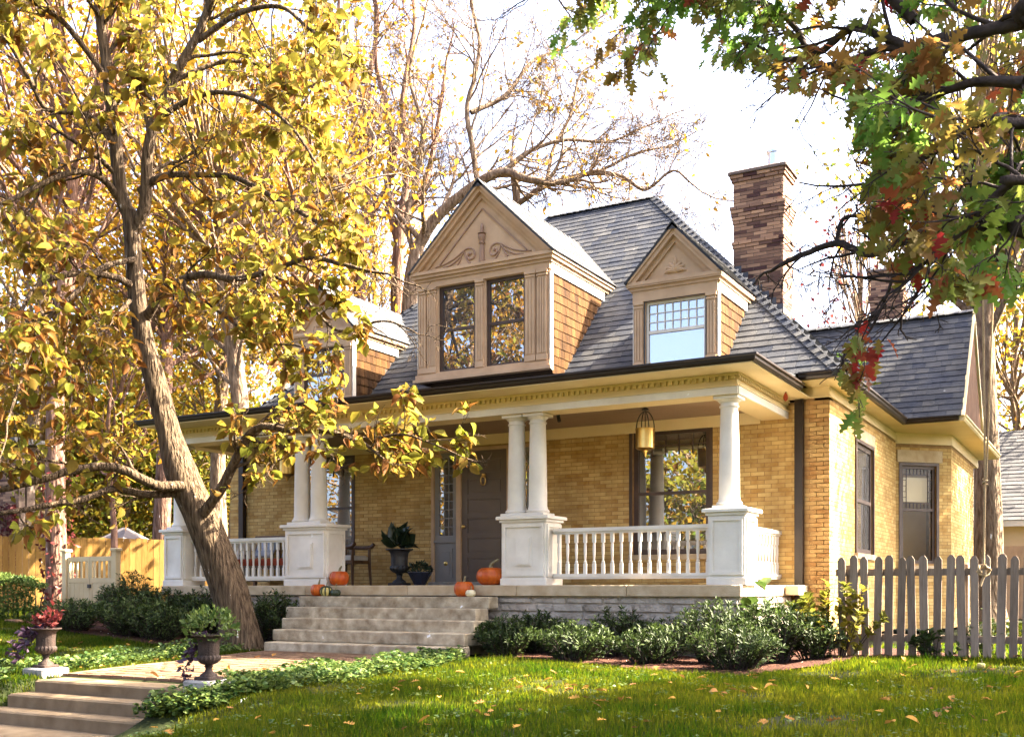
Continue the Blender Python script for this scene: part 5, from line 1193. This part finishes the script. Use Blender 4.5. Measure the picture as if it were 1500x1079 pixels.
tint = np.clip(.74+field*.75+fine_*.30+ro.normal(size=len(pos))*.07-np.where(cl2 < .13, .45, 0), 0.0, 1.0)
bq = (xx > 1235) & (xx < 1310) & (yy > 545) & (yy < 640); tint = np.where(bq, np.clip(tint, .58, 1), tint)
split_leaves('leaf', 'foliage', 'oak_leaf', oak, [OAK, OAK], pos, ax, nr, sz, tint, np.zeros(len(pos), int), 300)

# the oak's unseen high canopy, its clumps placed to shade lawn and steps
rc_ = np.random.default_rng(44); cc = np.stack([rc_.uniform(-3.4, 3.6, 260), rc_.uniform(-14.5, -3.2, 260), rc_.uniform(7.6, 11.5, 260)], -1)
cx_, cy_, cd_ = to_px(cc); okc = (cd_ < 1) | (cy_ < -230) | (cx_ > 1900); cc = cc[okc][:38]
c2 = np.stack([rc_.uniform(3.5, 10, 600), rc_.uniform(-5, 3.5, 600), rc_.uniform(7.4, 11, 600)], -1); cv = -math.sin(SUN_AZ)*c2[:, 0]+math.cos(SUN_AZ)*c2[:, 1]
cx_, cy_, cd_ = to_px(c2); okc = ((cy_ < -230) | (cx_ > 1640)) & (cv+.0 > -6.6) & (cv < -3.25); cc = np.concatenate([cc, np.array([(3.0, -2.3, 9.0), (3.5, -1.4, 9.6), (2.5, -1.9, 9.4), (4.2, -1.9, 8.9), (3.3, -3.0, 8.6)]), c2[okc][:16]]); lb = Tubes(); top = np.array(TQ[-8])
for q in cc:
    mid = top*.45+q*.55+np.array((0, 0, .6))+rc_.normal(size=3)*.3; P = smooth_path([top, mid, q], 5); lb.add(P, np.linspace(.055, .015, len(P)), 5)
lb.build('branch', 'bark_dark', oak)
n = 15000; k = np.where(rc_.random(n) < .45, rc_.integers(0, len(cc)-21, n), rc_.integers(len(cc)-21, len(cc), n)); pos = cc[k]+rc_.normal(size=(n, 3))*np.where(k >= len(cc)-21, .36, .60)[:, None]*np.array((1, 1, .65))
fx, fy_, fd_ = to_px(pos); kk = (fd_ < .8) | (fy_ < -60) | (fx > 1600) | (fx < -100); pos = pos[kk]; n = len(pos)
leaves_obj('canopy', 'green_tree_leaf', oak, DIAMOND, pos, unit(rc_.normal(size=(n, 3))), unit(rc_.normal(size=(n, 3))*.6+np.array((0, 0, 1))), rc_.uniform(.17, .28, n), rc_.uniform(.1, 1, n))

# background and off-frame trees: trunk, limbs to the clumps, leaves in clumps
def crown_tree(label, base, h, cz, rad3, n, leaf, m, bark='bark_pale', r0=.22, seed=0, clumps=40, tl=(0, 1), group='trees behind the house', name='background_tree', trunk_path=None, fill=.55, shape=DIAMOND):
    rng = np.random.default_rng(seed); t = thing(name, label, 'tree', tuple(map(float, base)), group); b = np.array(base, float); c = b+np.array((0, 0, cz)); rad3 = np.array(rad3, float)
    top = c+np.array((0, 0, rad3[2]*.35)); tb = Tubes(); TP = smooth_path(trunk_path if trunk_path is not None else [b-(0, 0, .1), b+(top-b)*.35+rng.normal(size=3)*(.2, .2, 0), b+(top-b)*.7+rng.normal(size=3)*(.3, .3, 0), top], 6)
    tb.add(TP, np.interp(np.linspace(0, 1, len(TP)), [0, .05, 1], [r0*1.35, r0, r0*.3]), 10); tb.build('trunk', bark, t)
    cc = unit(rng.normal(size=(clumps, 3)))*(rng.uniform(.35, 1, clumps)[:, None]**.6); cc = c+cc*rad3; lb = Tubes()
    for q in cc:
        f = np.clip((q[2]-b[2])/(top[2]-b[2])*.75, .3, .95); s = TP[int(f*(len(TP)-1))]; mid = (s+q)/2+np.array((0, 0, -.06*np.linalg.norm(q-s)))+rng.normal(size=3)*.15
        P = smooth_path([s, mid, q], 5); lb.add(P, np.linspace(r0*.28, .02, len(P)), 5)
        for _ in range(3):
            e = q+rng.normal(size=3)*rad3*.22; P2 = smooth_path([P[int(len(P)*.6)], (P[-1]+e)/2+rng.normal(size=3)*.1, e], 4); lb.add(P2, np.linspace(.03, .008, len(P2)), 4)
    lb.build('branch', bark, t)
    k = rng.integers(0, clumps, n); sp = rng.uniform(.16, .34, clumps)[k][:, None]; pos = cc[k]+rng.normal(size=(n, 3))*sp*rad3*np.array((1, 1, .8))*fill/.55
    ax = unit(rng.normal(size=(n, 3))+np.array((0, 0, -.3))); nr = unit(rng.normal(size=(n, 3))+np.array((0, 0, .5)))
    ct = rng.uniform(*tl, clumps); tint = np.clip(ct[k]+rng.normal(size=n)*.14, 0, 1)
    leaves_obj('crown', m, t, shape, pos, ax, nr, rng.uniform(leaf*.7, leaf*1.3, n), tint)
    return t
def gxy(x, D):
    p = px(x, HZ, D); return (float(p[0]), float(p[1]), float(gz(p[0], p[1])))
YG = 'yellow_green_leaf'
BT = [('tall straight trunked tree with ruddy bark behind the left hedge', 84, 22.5, 15, 12.0, (3.2, 3.2, 3.8), 2600, .17, YG, 'bark_red', .22, (.0, .6)),
      ('tree with dark trunk behind the privacy fence next to the porch end', 232, 31, 15, 11.5, (4, 4, 4.5), 5200, .18, YG, 'bark_red', .27, (.2, .8)),
      ('pale barked tree at the left end of the porch behind the leaning trunk', 343, 24.5, 15, 11, (3.6, 3.6, 4.2), 2600, .18, YG, 'bark_pale', .26, (.05, .6)),
      ('yellow tree behind the left end of the porch roof', 325, 34, 17, 11, (4.5, 4.5, 5.5), 6500, .19, YG, 'bark_pale', .30, (.05, .65)),
      ('broad yellow tree far behind the privacy fence', 150, 40, 15, 9, (6, 5, 5.5), 8000, .21, YG, 'bark_pale', .3, (.1, .8)),
      ('yellow green tree at the far left edge beyond the brick building', 10, 42, 15, 9, (6, 5, 6.5), 7000, .21, YG, 'bark_pale', .3, (.2, .9)),
      ('green understorey tree low behind the privacy fence', 265, 44, 8, 4.2, (5.5, 4, 3.6), 7000, .20, YG, 'bark_pale', .2, (.55, 1.0)),
      ('green understorey tree low beyond the cream gate', 120, 46, 8, 4.2, (5.5, 4, 3.6), 7000, .20, YG, 'bark_pale', .2, (.5, 1.0)),
      ('leafy yellow green tree low behind the fence left of the gate', 40, 40, 9, 5.0, (5, 4, 3.8), 7000, .20, YG, 'bark_pale', .2, (.4, .95)),
      ('leafy yellow green tree low behind the fence near the porch end', 190, 39, 9, 5.4, (4.6, 4, 3.8), 7000, .20, YG, 'bark_pale', .2, (.35, .9)),
      ('leafy green tree low beyond the porch end behind the trunk', 330, 40, 10, 5.6, (4, 4, 4.2), 6000, .20, YG, 'bark_pale', .2, (.4, 1.0)),
      ('tall gold tree seen through the golden tree at the upper left', 60, 36, 22, 17, (5.5, 5, 5.5), 6500, .20, YG, 'bark_pale', .33, (.0, .55)),
      ('tall gold tree with thin crown left of the wide dormer', 420, 40, 22, 15, (5.5, 5, 7), 3000, .20, YG, 'bark_pale', .25, (.0, .6)),
      ('pale yellow tree rising behind the left dormer', 545, 46, 24, 17, (4.6, 5, 7.5), 2200, .17, YG, 'bark_pale', .22, (.15, .55)),
      ('yellow green tree beyond the right gable and the neighbouring roof', 1490, 36, 14, 8.6, (3.2, 4, 4.6), 4200, .20, YG, 'bark_pale', .24, (.25, .85)),
      ('small tree with pale red leaves far behind the chimney', 1260, 48, 15, 15.0, (2.6, 3, 4), 420, .22, 'red_leaf', 'bark_pale', .16, (.3, 1.0))]
FP0 = np.array(px(238, HZ, 25.5))[:2]; FDV = np.array((.50, .866)); SH2 = np.array((math.cos(SUN_AZ), math.sin(SUN_AZ)))
def caster(k, t): g = FP0+FDV*.136*k+SH2*t; return (float(g[0]), float(g[1]), float(gz(*g)))
for k, (lb_, x, D, h, cz, r3, n, lf, m, bk, r0, tl) in enumerate(BT): crown_tree(lb_, gxy(x, D), h, cz, r3, int(n*(1.7 if cz < 6 else 1.05)), lf*1.05, m, bk, r0, 200+k, tl=tl)
crown_tree('slim tree behind the left end of the porch shading the privacy fence', caster(-10, 4.2), 13, 9.5, (2.6, 2.6, 3.4), 2600, .17, YG, 'bark_red', .17, 260, tl=(.1, .6), clumps=22)
crown_tree('forked small tree close to the privacy fence left of the porch', caster(-30, 3.0), 7, 4.6, (1.5, 1.5, 1.7), 900, .15, YG, 'bark_red', .09, 261, tl=(.2, .8), clumps=16)
# tree with the swing rope trunk behind the gable
tp = [np.array(gxy(1446, 27.5)), px(1448, 780, 27.5), px(1444, 620, 27.5), px(1440, 450, 27.5), px(1434, 300, 27.5), px(1420, 150, 27.5)]
crown_tree('thick trunked tree standing behind the right gable', gxy(1446, 27.5), 18, 13.5, (3.8, 3.8, 4.0), 4000, .20, YG, 'bark_pale', .40, 231, tl=(.3, .9), trunk_path=tp)
# bare limbed tree behind the dormers
rb = np.random.default_rng(12); D = 30
bt = thing('bare_tree', 'big bare limbed tree spreading behind the dormers and ridge', 'tree', gxy(603, D), 'trees behind the house'); tb = Tubes(); tr = Tubes(); tips = []
ob = dict(kids=[4, 6, 6], wob=.15, up=.05, seg=.35, ratio=.60, rmin=.006)
tr.add(smooth_path([np.array(gxy(600, D)), px(598, 600, D), px(602, 430, D), px(612, 360, D)], 6), np.linspace(.34, .19, 19), 12); tr.build('trunk', 'bark_pale', bt)
for pp, r0, r1, kd, L, d1 in [([(612, 362), (640, 318), (690, 275), (735, 252), (770, 262)], .17, .11, 6, 2.2, 29),
        ([(700, 270), (692, 215), (684, 160), (696, 110), (702, 60), (690, 0), (698, -50)], .09, .035, 9, 2.0, 30),
        ([(690, 165), (740, 140), (780, 90), (830, 70)], .08, .03, 8, 1.7, 31),
        ([(735, 252), (775, 222), (830, 205), (890, 208), (935, 190)], .075, .03, 9, 1.9, 30),
        ([(757, 300), (800, 272), (860, 255), (910, 258), (945, 278), (985, 250), (1012, 268)], .085, .025, 10, 1.7, 28),
        ([(800, 272), (810, 220), (835, 170), (850, 110), (880, 90)], .06, .022, 9, 1.8, 31),
        ([(860, 255), (890, 245), (930, 225), (975, 215)], .06, .025, 6, 1.3, 30),
        ([(608, 380), (596, 320), (610, 260), (620, 190), (600, 110), (620, 30)], .09, .035, 9, 1.9, 31),
        ([(614, 350), (575, 300), (560, 240), (540, 180), (520, 100), (505, 20)], .08, .03, 9, 1.9, 31)]:
    limb(tb, tips, px_path(pp, D, d1), r0, r1, rb, ob, kd+3, 2, L*1.1, .08, 8)
    limb(tb, tips, px_path(pp, D, d1), .02, .012, rb, ob, int(kd*.6), 3, L*.8, .2, 4)
tr2 = px_path([(757, 860), (757, 560), (754, 420), (757, 300), (752, 255)], 30.5, 30); tb.add(smooth_path(tr2, 5), np.linspace(.20, .10, 21), 10)
tb.build('branch', 'bark_pale', bt)
pos, ax, nr, sz, k = tip_leaves(tips, 1, rb, (.12, .2), .5, .1); sel = (rb.random(len(pos)) < .16)&((np.sin(pos[:, 0]*1.3)+np.sin(pos[:, 2]*1.7)) > -.2)
pos, ax, nr, sz = pos[sel], ax[sel], nr[sel], sz[sel]
leaves_obj('foliage', YG, bt, DIAMOND, pos, ax, nr, sz, rb.uniform(.1, .6, len(pos)))
for x0, xm, lb_ in ((528, 540, 'slim bare tree with several stems left of the wide dormer'), (582, 590, 'second slim bare tree left of the wide dormer')):
    t = thing('bare_tree', lb_, 'tree', gxy(x0, 33), 'trees behind the house'); tb = Tubes(); tr = Tubes(); tips = []
    tr.add(smooth_path(px_path([(x0, 850), (x0+1, 600), (x0-1, 430), (x0+4, 330)], 33), 5), np.linspace(.24, .17, 16), 9); tr.build('trunk', 'bark_red', t)
    for q in ([(x0+4, 330), (x0+16, 240), (x0+8, 150), (x0+25, 40), (x0+20, -30)], [(x0+2, 360), (x0-14, 280), (x0-8, 190), (x0-30, 100), (x0-32, 10)], [(x0+4, 330), (x0+40, 270), (x0+56, 200), (x0+70, 110)]):
        limb(tb, tips, px_path(q, 33, 34), .13, .05, rb, ob, 8, 2, 1.9, .1, 6)
    tb.build('branch', 'bark_red', t)
    pos, ax, nr, sz, k = tip_leaves(tips, 1, rb, (.12, .2), .5, .1); kf = rb.random(len(pos)) < .4; leaves_obj('foliage', YG, t, DIAMOND, pos[kf], ax[kf], nr[kf], sz[kf], rb.uniform(.05, .6, int(kf.sum())))
# unseen trees added right of the frame to shade lawn and side walls
crown_tree('broad unseen tree added right of the frame to shade the lawn', (14.4, .3, .1), 13, 9.0, (4.4, 4.4, 4.2), 22000, .24, 'green_tree_leaf', 'bark_pale', .34, 301, clumps=46, fill=.36, group='unseen shade trees added right of the frame', name='unseen_shade_tree')
crown_tree('unseen tree added right of the frame to shade the wing wall', (9.2, 16.2, .1), 14, 8.6, (3.2, 3.2, 3.8), 9000, .20, 'green_tree_leaf', 'bark_pale', .30, 303, clumps=34, fill=.36, group='unseen shade trees added right of the frame', name='unseen_shade_tree')
crown_tree('unseen tree added right of the frame to dapple the side wall', (8.4, 10.6, .1), 14, 8.4, (3.3, 3.3, 3.7), 15000, .20, 'green_tree_leaf', 'bark_pale', .30, 302, clumps=48, fill=.36, group='unseen shade trees added right of the frame', name='unseen_shade_tree')
# trees on the street side, seen only as reflections in the windows and as warm light from the front
for k, (x, y, h, cz, r3, n, tl) in enumerate([(-13, -31, 11, 6.5, (5, 4, 5), 6500, (.3, 1)), (-25, -31, 20, 12.5, (6.5, 5, 8), 9500, (0, .55)), (-36, -34, 18, 10, (6, 5, 7), 5000, (0, .7)), (2, -36, 10, 5.5, (6, 4, 4), 5000, (.3, 1)), (14, -33, 13, 8, (5, 4, 5), 4000, (0, .8))]):
    crown_tree(('low green tree', 'tall golden tree', 'golden tree at the far side', 'spreading green tree', 'amber tree')[k]+' across the street reflected in the windows', (x, y, -.7), h, cz, r3, n, .34, YG, 'bark_pale', .35, 320+k, tl=tl, group='trees across the street', name='street_tree')

# ------------------------------------------------------------------ left boundary: privacy fence, gate, buildings
pf = thing('privacy_fence', 'tall golden cedar board fence behind the gate at the left', 'fence', (-17, 1, .6)); P0 = np.array(px(238, HZ, 25.5))[:2]; fd = np.array((.50, .866)); fz0, fz1 = .3, 2.18
bm = MB().box(-.064, .064, 0, .018, 0, fz1-fz0); bme = bpy.data.meshes.new('board'); bme.from_pydata(bm.v, [], bm.f); bme.materials.append(MT['cedar_fence'])
for k in range(-92, 24):
    o = bpy.data.objects.new('board', bme); C.objects.link(o); setp(o, pf); g = P0+fd*.136*k; o.location = (g[0], g[1], fz0+random.uniform(-.015, .015)); o.rotation_euler = (0, 0, math.atan2(fd[1], fd[0]))
for z in (.7, 1.9):
    a = P0+fd*(-12.6)+np.array((-fd[1], fd[0]))*.03; MB().obox((*a, z), (*(fd*15.9), 0), (*(np.array((-fd[1], fd[0]))*.04), 0), (0, 0, .09)).build('rail', 'cedar_fence', pf)
gate = thing('garden_gate', 'cream double garden gate with open slats above boards at the left', 'gate', gxy(135, 20)); GD = 20.2
gy_ = -.15; zt = 1.62; zb = .50
def x_at(x, Y): u = (x-750)/FPX; k = (Y-CAM[1])/(cA+u*sA); return float(CAM[0]+k*(-sA+u*cA))
g0, g1 = x_at(97, gy_), x_at(170, gy_)
for x in (g0, g1):
    MB().cbox(x-.06, x+.06, gy_-.06, gy_+.06, zb-.3, zt+.10, .006).cbox(x-.085, x+.085, gy_-.085, gy_+.085, zt+.101, zt+.15, .012).build('post', 'gate_paint', gate)
gm = (g0+g1)/2
for a, b_ in ((g0+.075, gm-.006), (gm+.006, g1-.075)):
    f = MB().box(a, b_, gy_-.02, gy_+.02, zt-.09, zt-.0).box(a, b_, gy_-.02, gy_+.02, zt-.50, zt-.41).box(a, b_, gy_-.02, gy_+.02, zb, zb+.08).box(a, a+.05, gy_-.021, gy_+.021, zb, zt+.001).box(b_-.05, b_, gy_-.021, gy_+.021, zb, zt+.001)
    lf = f.build('gate_leaf', 'gate_paint', gate)
    for q in range(4): x = a+.05+(b_-a-.10)*(q+.5)/4; MB().box(x-.022, x+.022, gy_-.012, gy_+.012, zt-.409, zt-.091).build('slat', 'gate_paint', lf)
    for q in range(4): x = a+.05+(b_-a-.10)*q/4; w = (b_-a-.10)/4; MB().cbox(x+.003, x+w-.003, gy_-.012, gy_+.012, zb+.081, zt-.501, .003).build('board', 'gate_paint', lf)
MB().box(gm-.05, gm+.04, gy_-.045, gy_-.0215, zt-.60, zt-.53).build('latch', 'iron', gate)
bb_ = thing('brick_outbuilding', 'red brick building with creeper at the far left edge behind the fence', 'building', (-27, 7.5, .5)); BO = []
w = brick_wall('wall', bb_, (-31.5, 7.9), (1, 0), 5.6, .3, 5.6, (), 'red_brick', 'red_mortar', L=.24, H=.08, store=BO, seed=9); hexa_objects(BO, 'brick', 40, view_score)
MB().box(-31.5, -25.92, 8.2, 8.5, .3, 5.55).build('body', 'red_mortar', bb_); MB().box(-31.8, -25.7, 7.6, 8.8, 5.62, 5.8).build('roof', 'flashing', bb_)
rg2 = np.random.default_rng(77); n = 700; pos = np.stack([-25.95-rg2.random(n)**2*2.2, np.full(n, 7.86)-rg2.random(n)*.12, 3.7-rg2.random(n)**1.2*2.6], -1)
t = thing('creeper', 'red creeper on the brick building at the far left', 'creeper', (-26.5, 7.8, .5)); leaves_obj('foliage', 'red_leaf', t, DIAMOND, pos, unit(rg2.normal(size=(n, 3))+(0, 0, -.6)), unit(rg2.normal(size=(n, 3))*.5+(0, -1, .2)), rg2.uniform(.10, .2, n), rg2.random(n))
MB_ = Tubes(); [MB_.add(np.array([(-26.0-.3*i, 7.85, .3), (-26.2-.25*i, 7.84, 1.8), (-26.1-.4*i, 7.84, 3.4)]), [.02, .015, .008], 4) for i in range(4)]; MB_.build('stem', 'bark_red', t)
sh_ = thing('garden_shed', 'shed with a pale hipped roof peeking over the privacy fence', 'shed', (*px(182, HZ, 31)[:2], .6)); s0 = px(182, HZ, 31)
MB().box(s0[0]-.5, s0[0]+.5, s0[1]-.5, s0[1]+.5, .5, 2.35).build('wall', 'cedar_fence', sh_); MB().add([(s0[0]-.62, s0[1]-.62, 2.351), (s0[0]+.62, s0[1]-.62, 2.351), (s0[0]+.62, s0[1]+.62, 2.351), (s0[0]-.62, s0[1]+.62, 2.351), (s0[0]-.1, s0[1], 2.78), (s0[0]+.1, s0[1], 2.78)], [(0, 1, 5, 4), (1, 2, 5), (2, 3, 4, 5), (3, 0, 4), (3, 2, 1, 0)]).build('roof', 'pale_roof', sh_)
# ivy on the ruddy trunk
n = 420; b_ = np.array(gxy(84, 22.5)); az = rg2.random(n)*6.28; hh = rg2.random(n)**1.5*3.2; pos = b_+np.stack([np.cos(az)*(.26+.1*rg2.random(n)), np.sin(az)*(.26+.1*rg2.random(n)), hh], -1)
t = thing('creeper', 'red and green creeper climbing the ruddy trunk behind the hedge', 'creeper', tuple(b_)); leaves_obj('foliage', 'red_leaf', t, DIAMOND, pos, unit(rg2.normal(size=(n, 3))+(0, 0, -.4)), unit(rg2.normal(size=(n, 3))), rg2.uniform(.07, .14, n), rg2.random(n))
# neighbouring garage at the right
ga = thing('neighbour_garage', 'cream sided building with grey shingle roof behind the right end of the fence', 'building', (4, 22, .2)); y0 = 19.0
MB().box(.2, 9, y0, y0+7, .1, 2.86).build('wall', 'siding', ga); MB().box(-.1, 9.3, y0-.35, y0-.30, 2.74, 2.90).box(-.1, 9.3, y0-.30, y0, 2.84, 2.87).build('fascia', 'white_paint', ga)
GS = []; rfo = MB().poly([(-.1, y0-.36, 2.90), (-.1, y0+7.3, 2.90), (-.1, y0+3.5, 5.9)], (9.4, 0, 0)).build('roof', 'grey_shingle', ga); kk_ = math.hypot(3.86, 3.0); slate_plane(rfo, 'grey_shingle', (-.1, y0-.36, 2.90), (1, 0, 0), np.array((0, 3.86, 3.0))/kk_, [(0, 0), (9.4, 0), (9.4, kk_), (0, kk_)], e=.2, w=.42, t=.015, store=GS, seed=15); hexa_objects(GS, 'shingle', 90, view_score)
dg = MB().box(1.55, 2.65, y0-.03, y0-.001, .15, 2.2); dd_ = dg.build('door', 'tan_paint', ga)
for q in range(6): MB().box(1.58+.178*q, 1.58+.178*q+.165, y0-.045, y0-.031, .2, 2.15).build('plank', 'tan_paint', dd_)

# ------------------------------------------------------------------ grass and fallen leaves
def grass(n, x0, x1, y0, y1, seed, wid, hgt):
    rng = np.random.default_rng(seed); X = rng.uniform(x0, x1, n); Y = rng.uniform(y0, y1, n)
    ok = ~in_poly(BED_R, X, Y) & ~in_poly(BED_L, X, Y) & ~in_poly(WALK, X, Y) & ~((X > -10.5) & (X < .4) & (Y > -.35)) & ~((X > -7) & (X < -3) & (Y > -2.0)) & ~((X > -5.66) & (X < -3.38) & (Y < -6.05)) & ~((Y < -7.05) & (X < -2.8)) & ~((X > .3) & (X < 2.3) & (Y > 2.2))
    pxx, pyy, D = to_px(np.stack([X, Y, gz(X, Y)], -1)); ok &= (pxx > -60) & (pxx < 1560) & (pyy < 1130) & (D > 0)
    worn = np.array([mnoise.noise(Vector((a, b_, 3.3))*1.1)+.5*mnoise.noise(Vector((a, b_, 1.3))*3.1) for a, b_ in zip(X[ok], Y[ok])]) if wid < .008 else np.zeros(int(ok.sum()))
    X, Y, D = X[ok], Y[ok], D[ok]; q = rng.random(len(X)) < np.clip(1.25-1.6*np.clip(worn-.12, 0, 1), .25, 1); X, Y, D, worn = X[q], Y[q], D[q], worn[q]; n = len(X); z = gz(X, Y); az = rng.random(n)*6.28; ln = rng.uniform(.0, .6, n); h = rng.uniform(*hgt, n)*(1-.55*np.clip(worn, -.4, .7))*np.where(rng.random(n) < .03, 1.7, 1); w = wid*rng.uniform(.7, 1.3, n)*(1+.0*D)
    b = np.stack([X, Y, z-.005], -1); s = np.stack([np.cos(az), np.sin(az), 0*az], -1)*w[:, None]; a2 = rng.random(n)*6.28; tp_ = b+np.stack([np.cos(a2)*ln*h, np.sin(a2)*ln*h, h], -1)
    V = np.stack([b-s, b+s, tp_], 1).reshape(-1, 3); F = np.arange(3*n).reshape(-1, 3)
    patch = .5+.5*np.sin(X*.9+1.3*np.sin(Y*.7))*np.sin(Y*1.1+.6*np.sin(X)); tint = np.clip(.10+.30*patch+.25*worn+rng.normal(size=n)*.16+(rng.random(n) < .07)*.5, 0, 1)
    o = finish('grass', np_mesh('grass', V, F, np.repeat(tint, 3)), 'grass_blade'); return stuff(tag(o, 'short green lawn grass in sun and shade', 'grass'))
grass(330000, -3.6, 6.5, -9.5, -.3, 1, .0055, (.035, .075)); grass(260000, -16, -5.5, -8.5, 1, 2, .007, (.04, .08)); grass(30000, .8, 8, -.4, 14, 4, .010, (.05, .1))
rw = np.random.default_rng(63); wc = np.stack([rw.uniform(-3.2, 4.5, 170), rw.uniform(-8.6, -2.6, 170)], -1); n = 170*13; k = np.repeat(np.arange(170), 13); wx = wc[k, 0]+rw.normal(size=n)*.07; wy = wc[k, 1]+rw.normal(size=n)*.07
okw = ~in_poly(BED_R, wx, wy) & ~in_poly(WALK, wx, wy) & ~((wx < -2.9) & (wy < -5.8)); wx, wy = wx[okw], wy[okw]; n = len(wx); wa = rw.random(n)*6.28
tag(leaves_obj('lawn_weeds', 'cover_leaf', None, DIAMOND, np.stack([wx, wy, gz(wx, wy)+rw.uniform(.03, .06, n)], -1), unit(np.stack([np.cos(wa), np.sin(wa), rw.uniform(0, .6, n)], -1)), unit(rw.normal(size=(n, 3))*.4+np.array((0, 0, 1))), rw.uniform(.025, .05, n), rw.random(n)), 'small clover and weed leaves growing in the lawn', 'weeds')
rl = np.random.default_rng(21); LM = []
for k in range(8):
    V0, F0 = OAK if k < 5 else CURLED; V0 = V0.copy(); V0[:, 1] -= .5; V0[:, 2] = V0[:, 2]*.4+.25*np.abs(V0[:, 0])*rl.uniform(.2, 1.2)+.22*(V0[:, 1]**2)*rl.uniform(-.2, 1.3)+rl.normal(size=len(V0))*.02; V0[:, 2] -= V0[:, 2].min()
    me = np_mesh('fallen_leaf', V0, F0); me.materials.append(MT['dry_leaf']); LM.append(me)
cnt = 0; tries = 0
while cnt < 210 and tries < 9000:
    tries += 1
    if cnt < 155:
        D = 7.6+4.8*rl.random()**1.0; x = rl.uniform(180, 1500); p = px(x, HZ, D)
        if cnt % 3 and mnoise.noise(Vector((float(p[0]), float(p[1]), 9.1))*.9) < .05: continue
        z = float(gz(p[0], p[1])); g = to_px(np.array((p[0], p[1], z)))
    else:
        D = rl.uniform(11, 19); x = rl.uniform(0, 420); p = px(x, HZ, D); z = float(gz(p[0], p[1])); g = to_px(np.array((p[0], p[1], z)))
    if not (935 < g[1] < 1085): continue
    X, Y = float(p[0]), float(p[1])
    if (-10.5 < X < .4 and Y > -.4) or (-7 < X < -3 and Y > -2.1): continue
    if X < -3.2 and -7.2 < Y < -6.3: continue
    inb = in_poly(BED_R, np.array([X]), np.array([Y]))[0] or in_poly(BED_L, np.array([X]), np.array([Y]))[0]; onw = in_poly(WALK, np.array([X]), np.array([Y]))[0]
    if (inb or onw) and rl.random() < .5: continue
    o = bpy.data.objects.new('fallen_leaf', LM[int(rl.integers(0, 8))]); C.objects.link(o); s = rl.uniform(.05, .12)
    o.location = (X, Y, z+(.045 if not (inb or onw) else .045)); o.scale = (s, s, s); o.rotation_euler = (rl.normal()*.28, rl.normal()*.28, rl.random()*6.28)
    tag(o, 'dry fallen leaf lying on the mulch' if inb else 'dry fallen leaf lying on the brick path' if onw else 'dry fallen leaf lying on the lawn', 'fallen leaf', 'fallen leaves on the mulch' if inb else 'fallen leaves on the path' if onw else 'fallen leaves on the lawn'); cnt += 1
g0_ = px(1437, 986, 11.4); q = MB(); o = pumpkin((float(g0_[0]), float(g0_[1]), float(gz(g0_[0], g0_[1]))+.03), .045, .07, 'small tan gourd lying on the lawn below the rope knot', 'gourd_stripe', ribs=6, stem=.012)
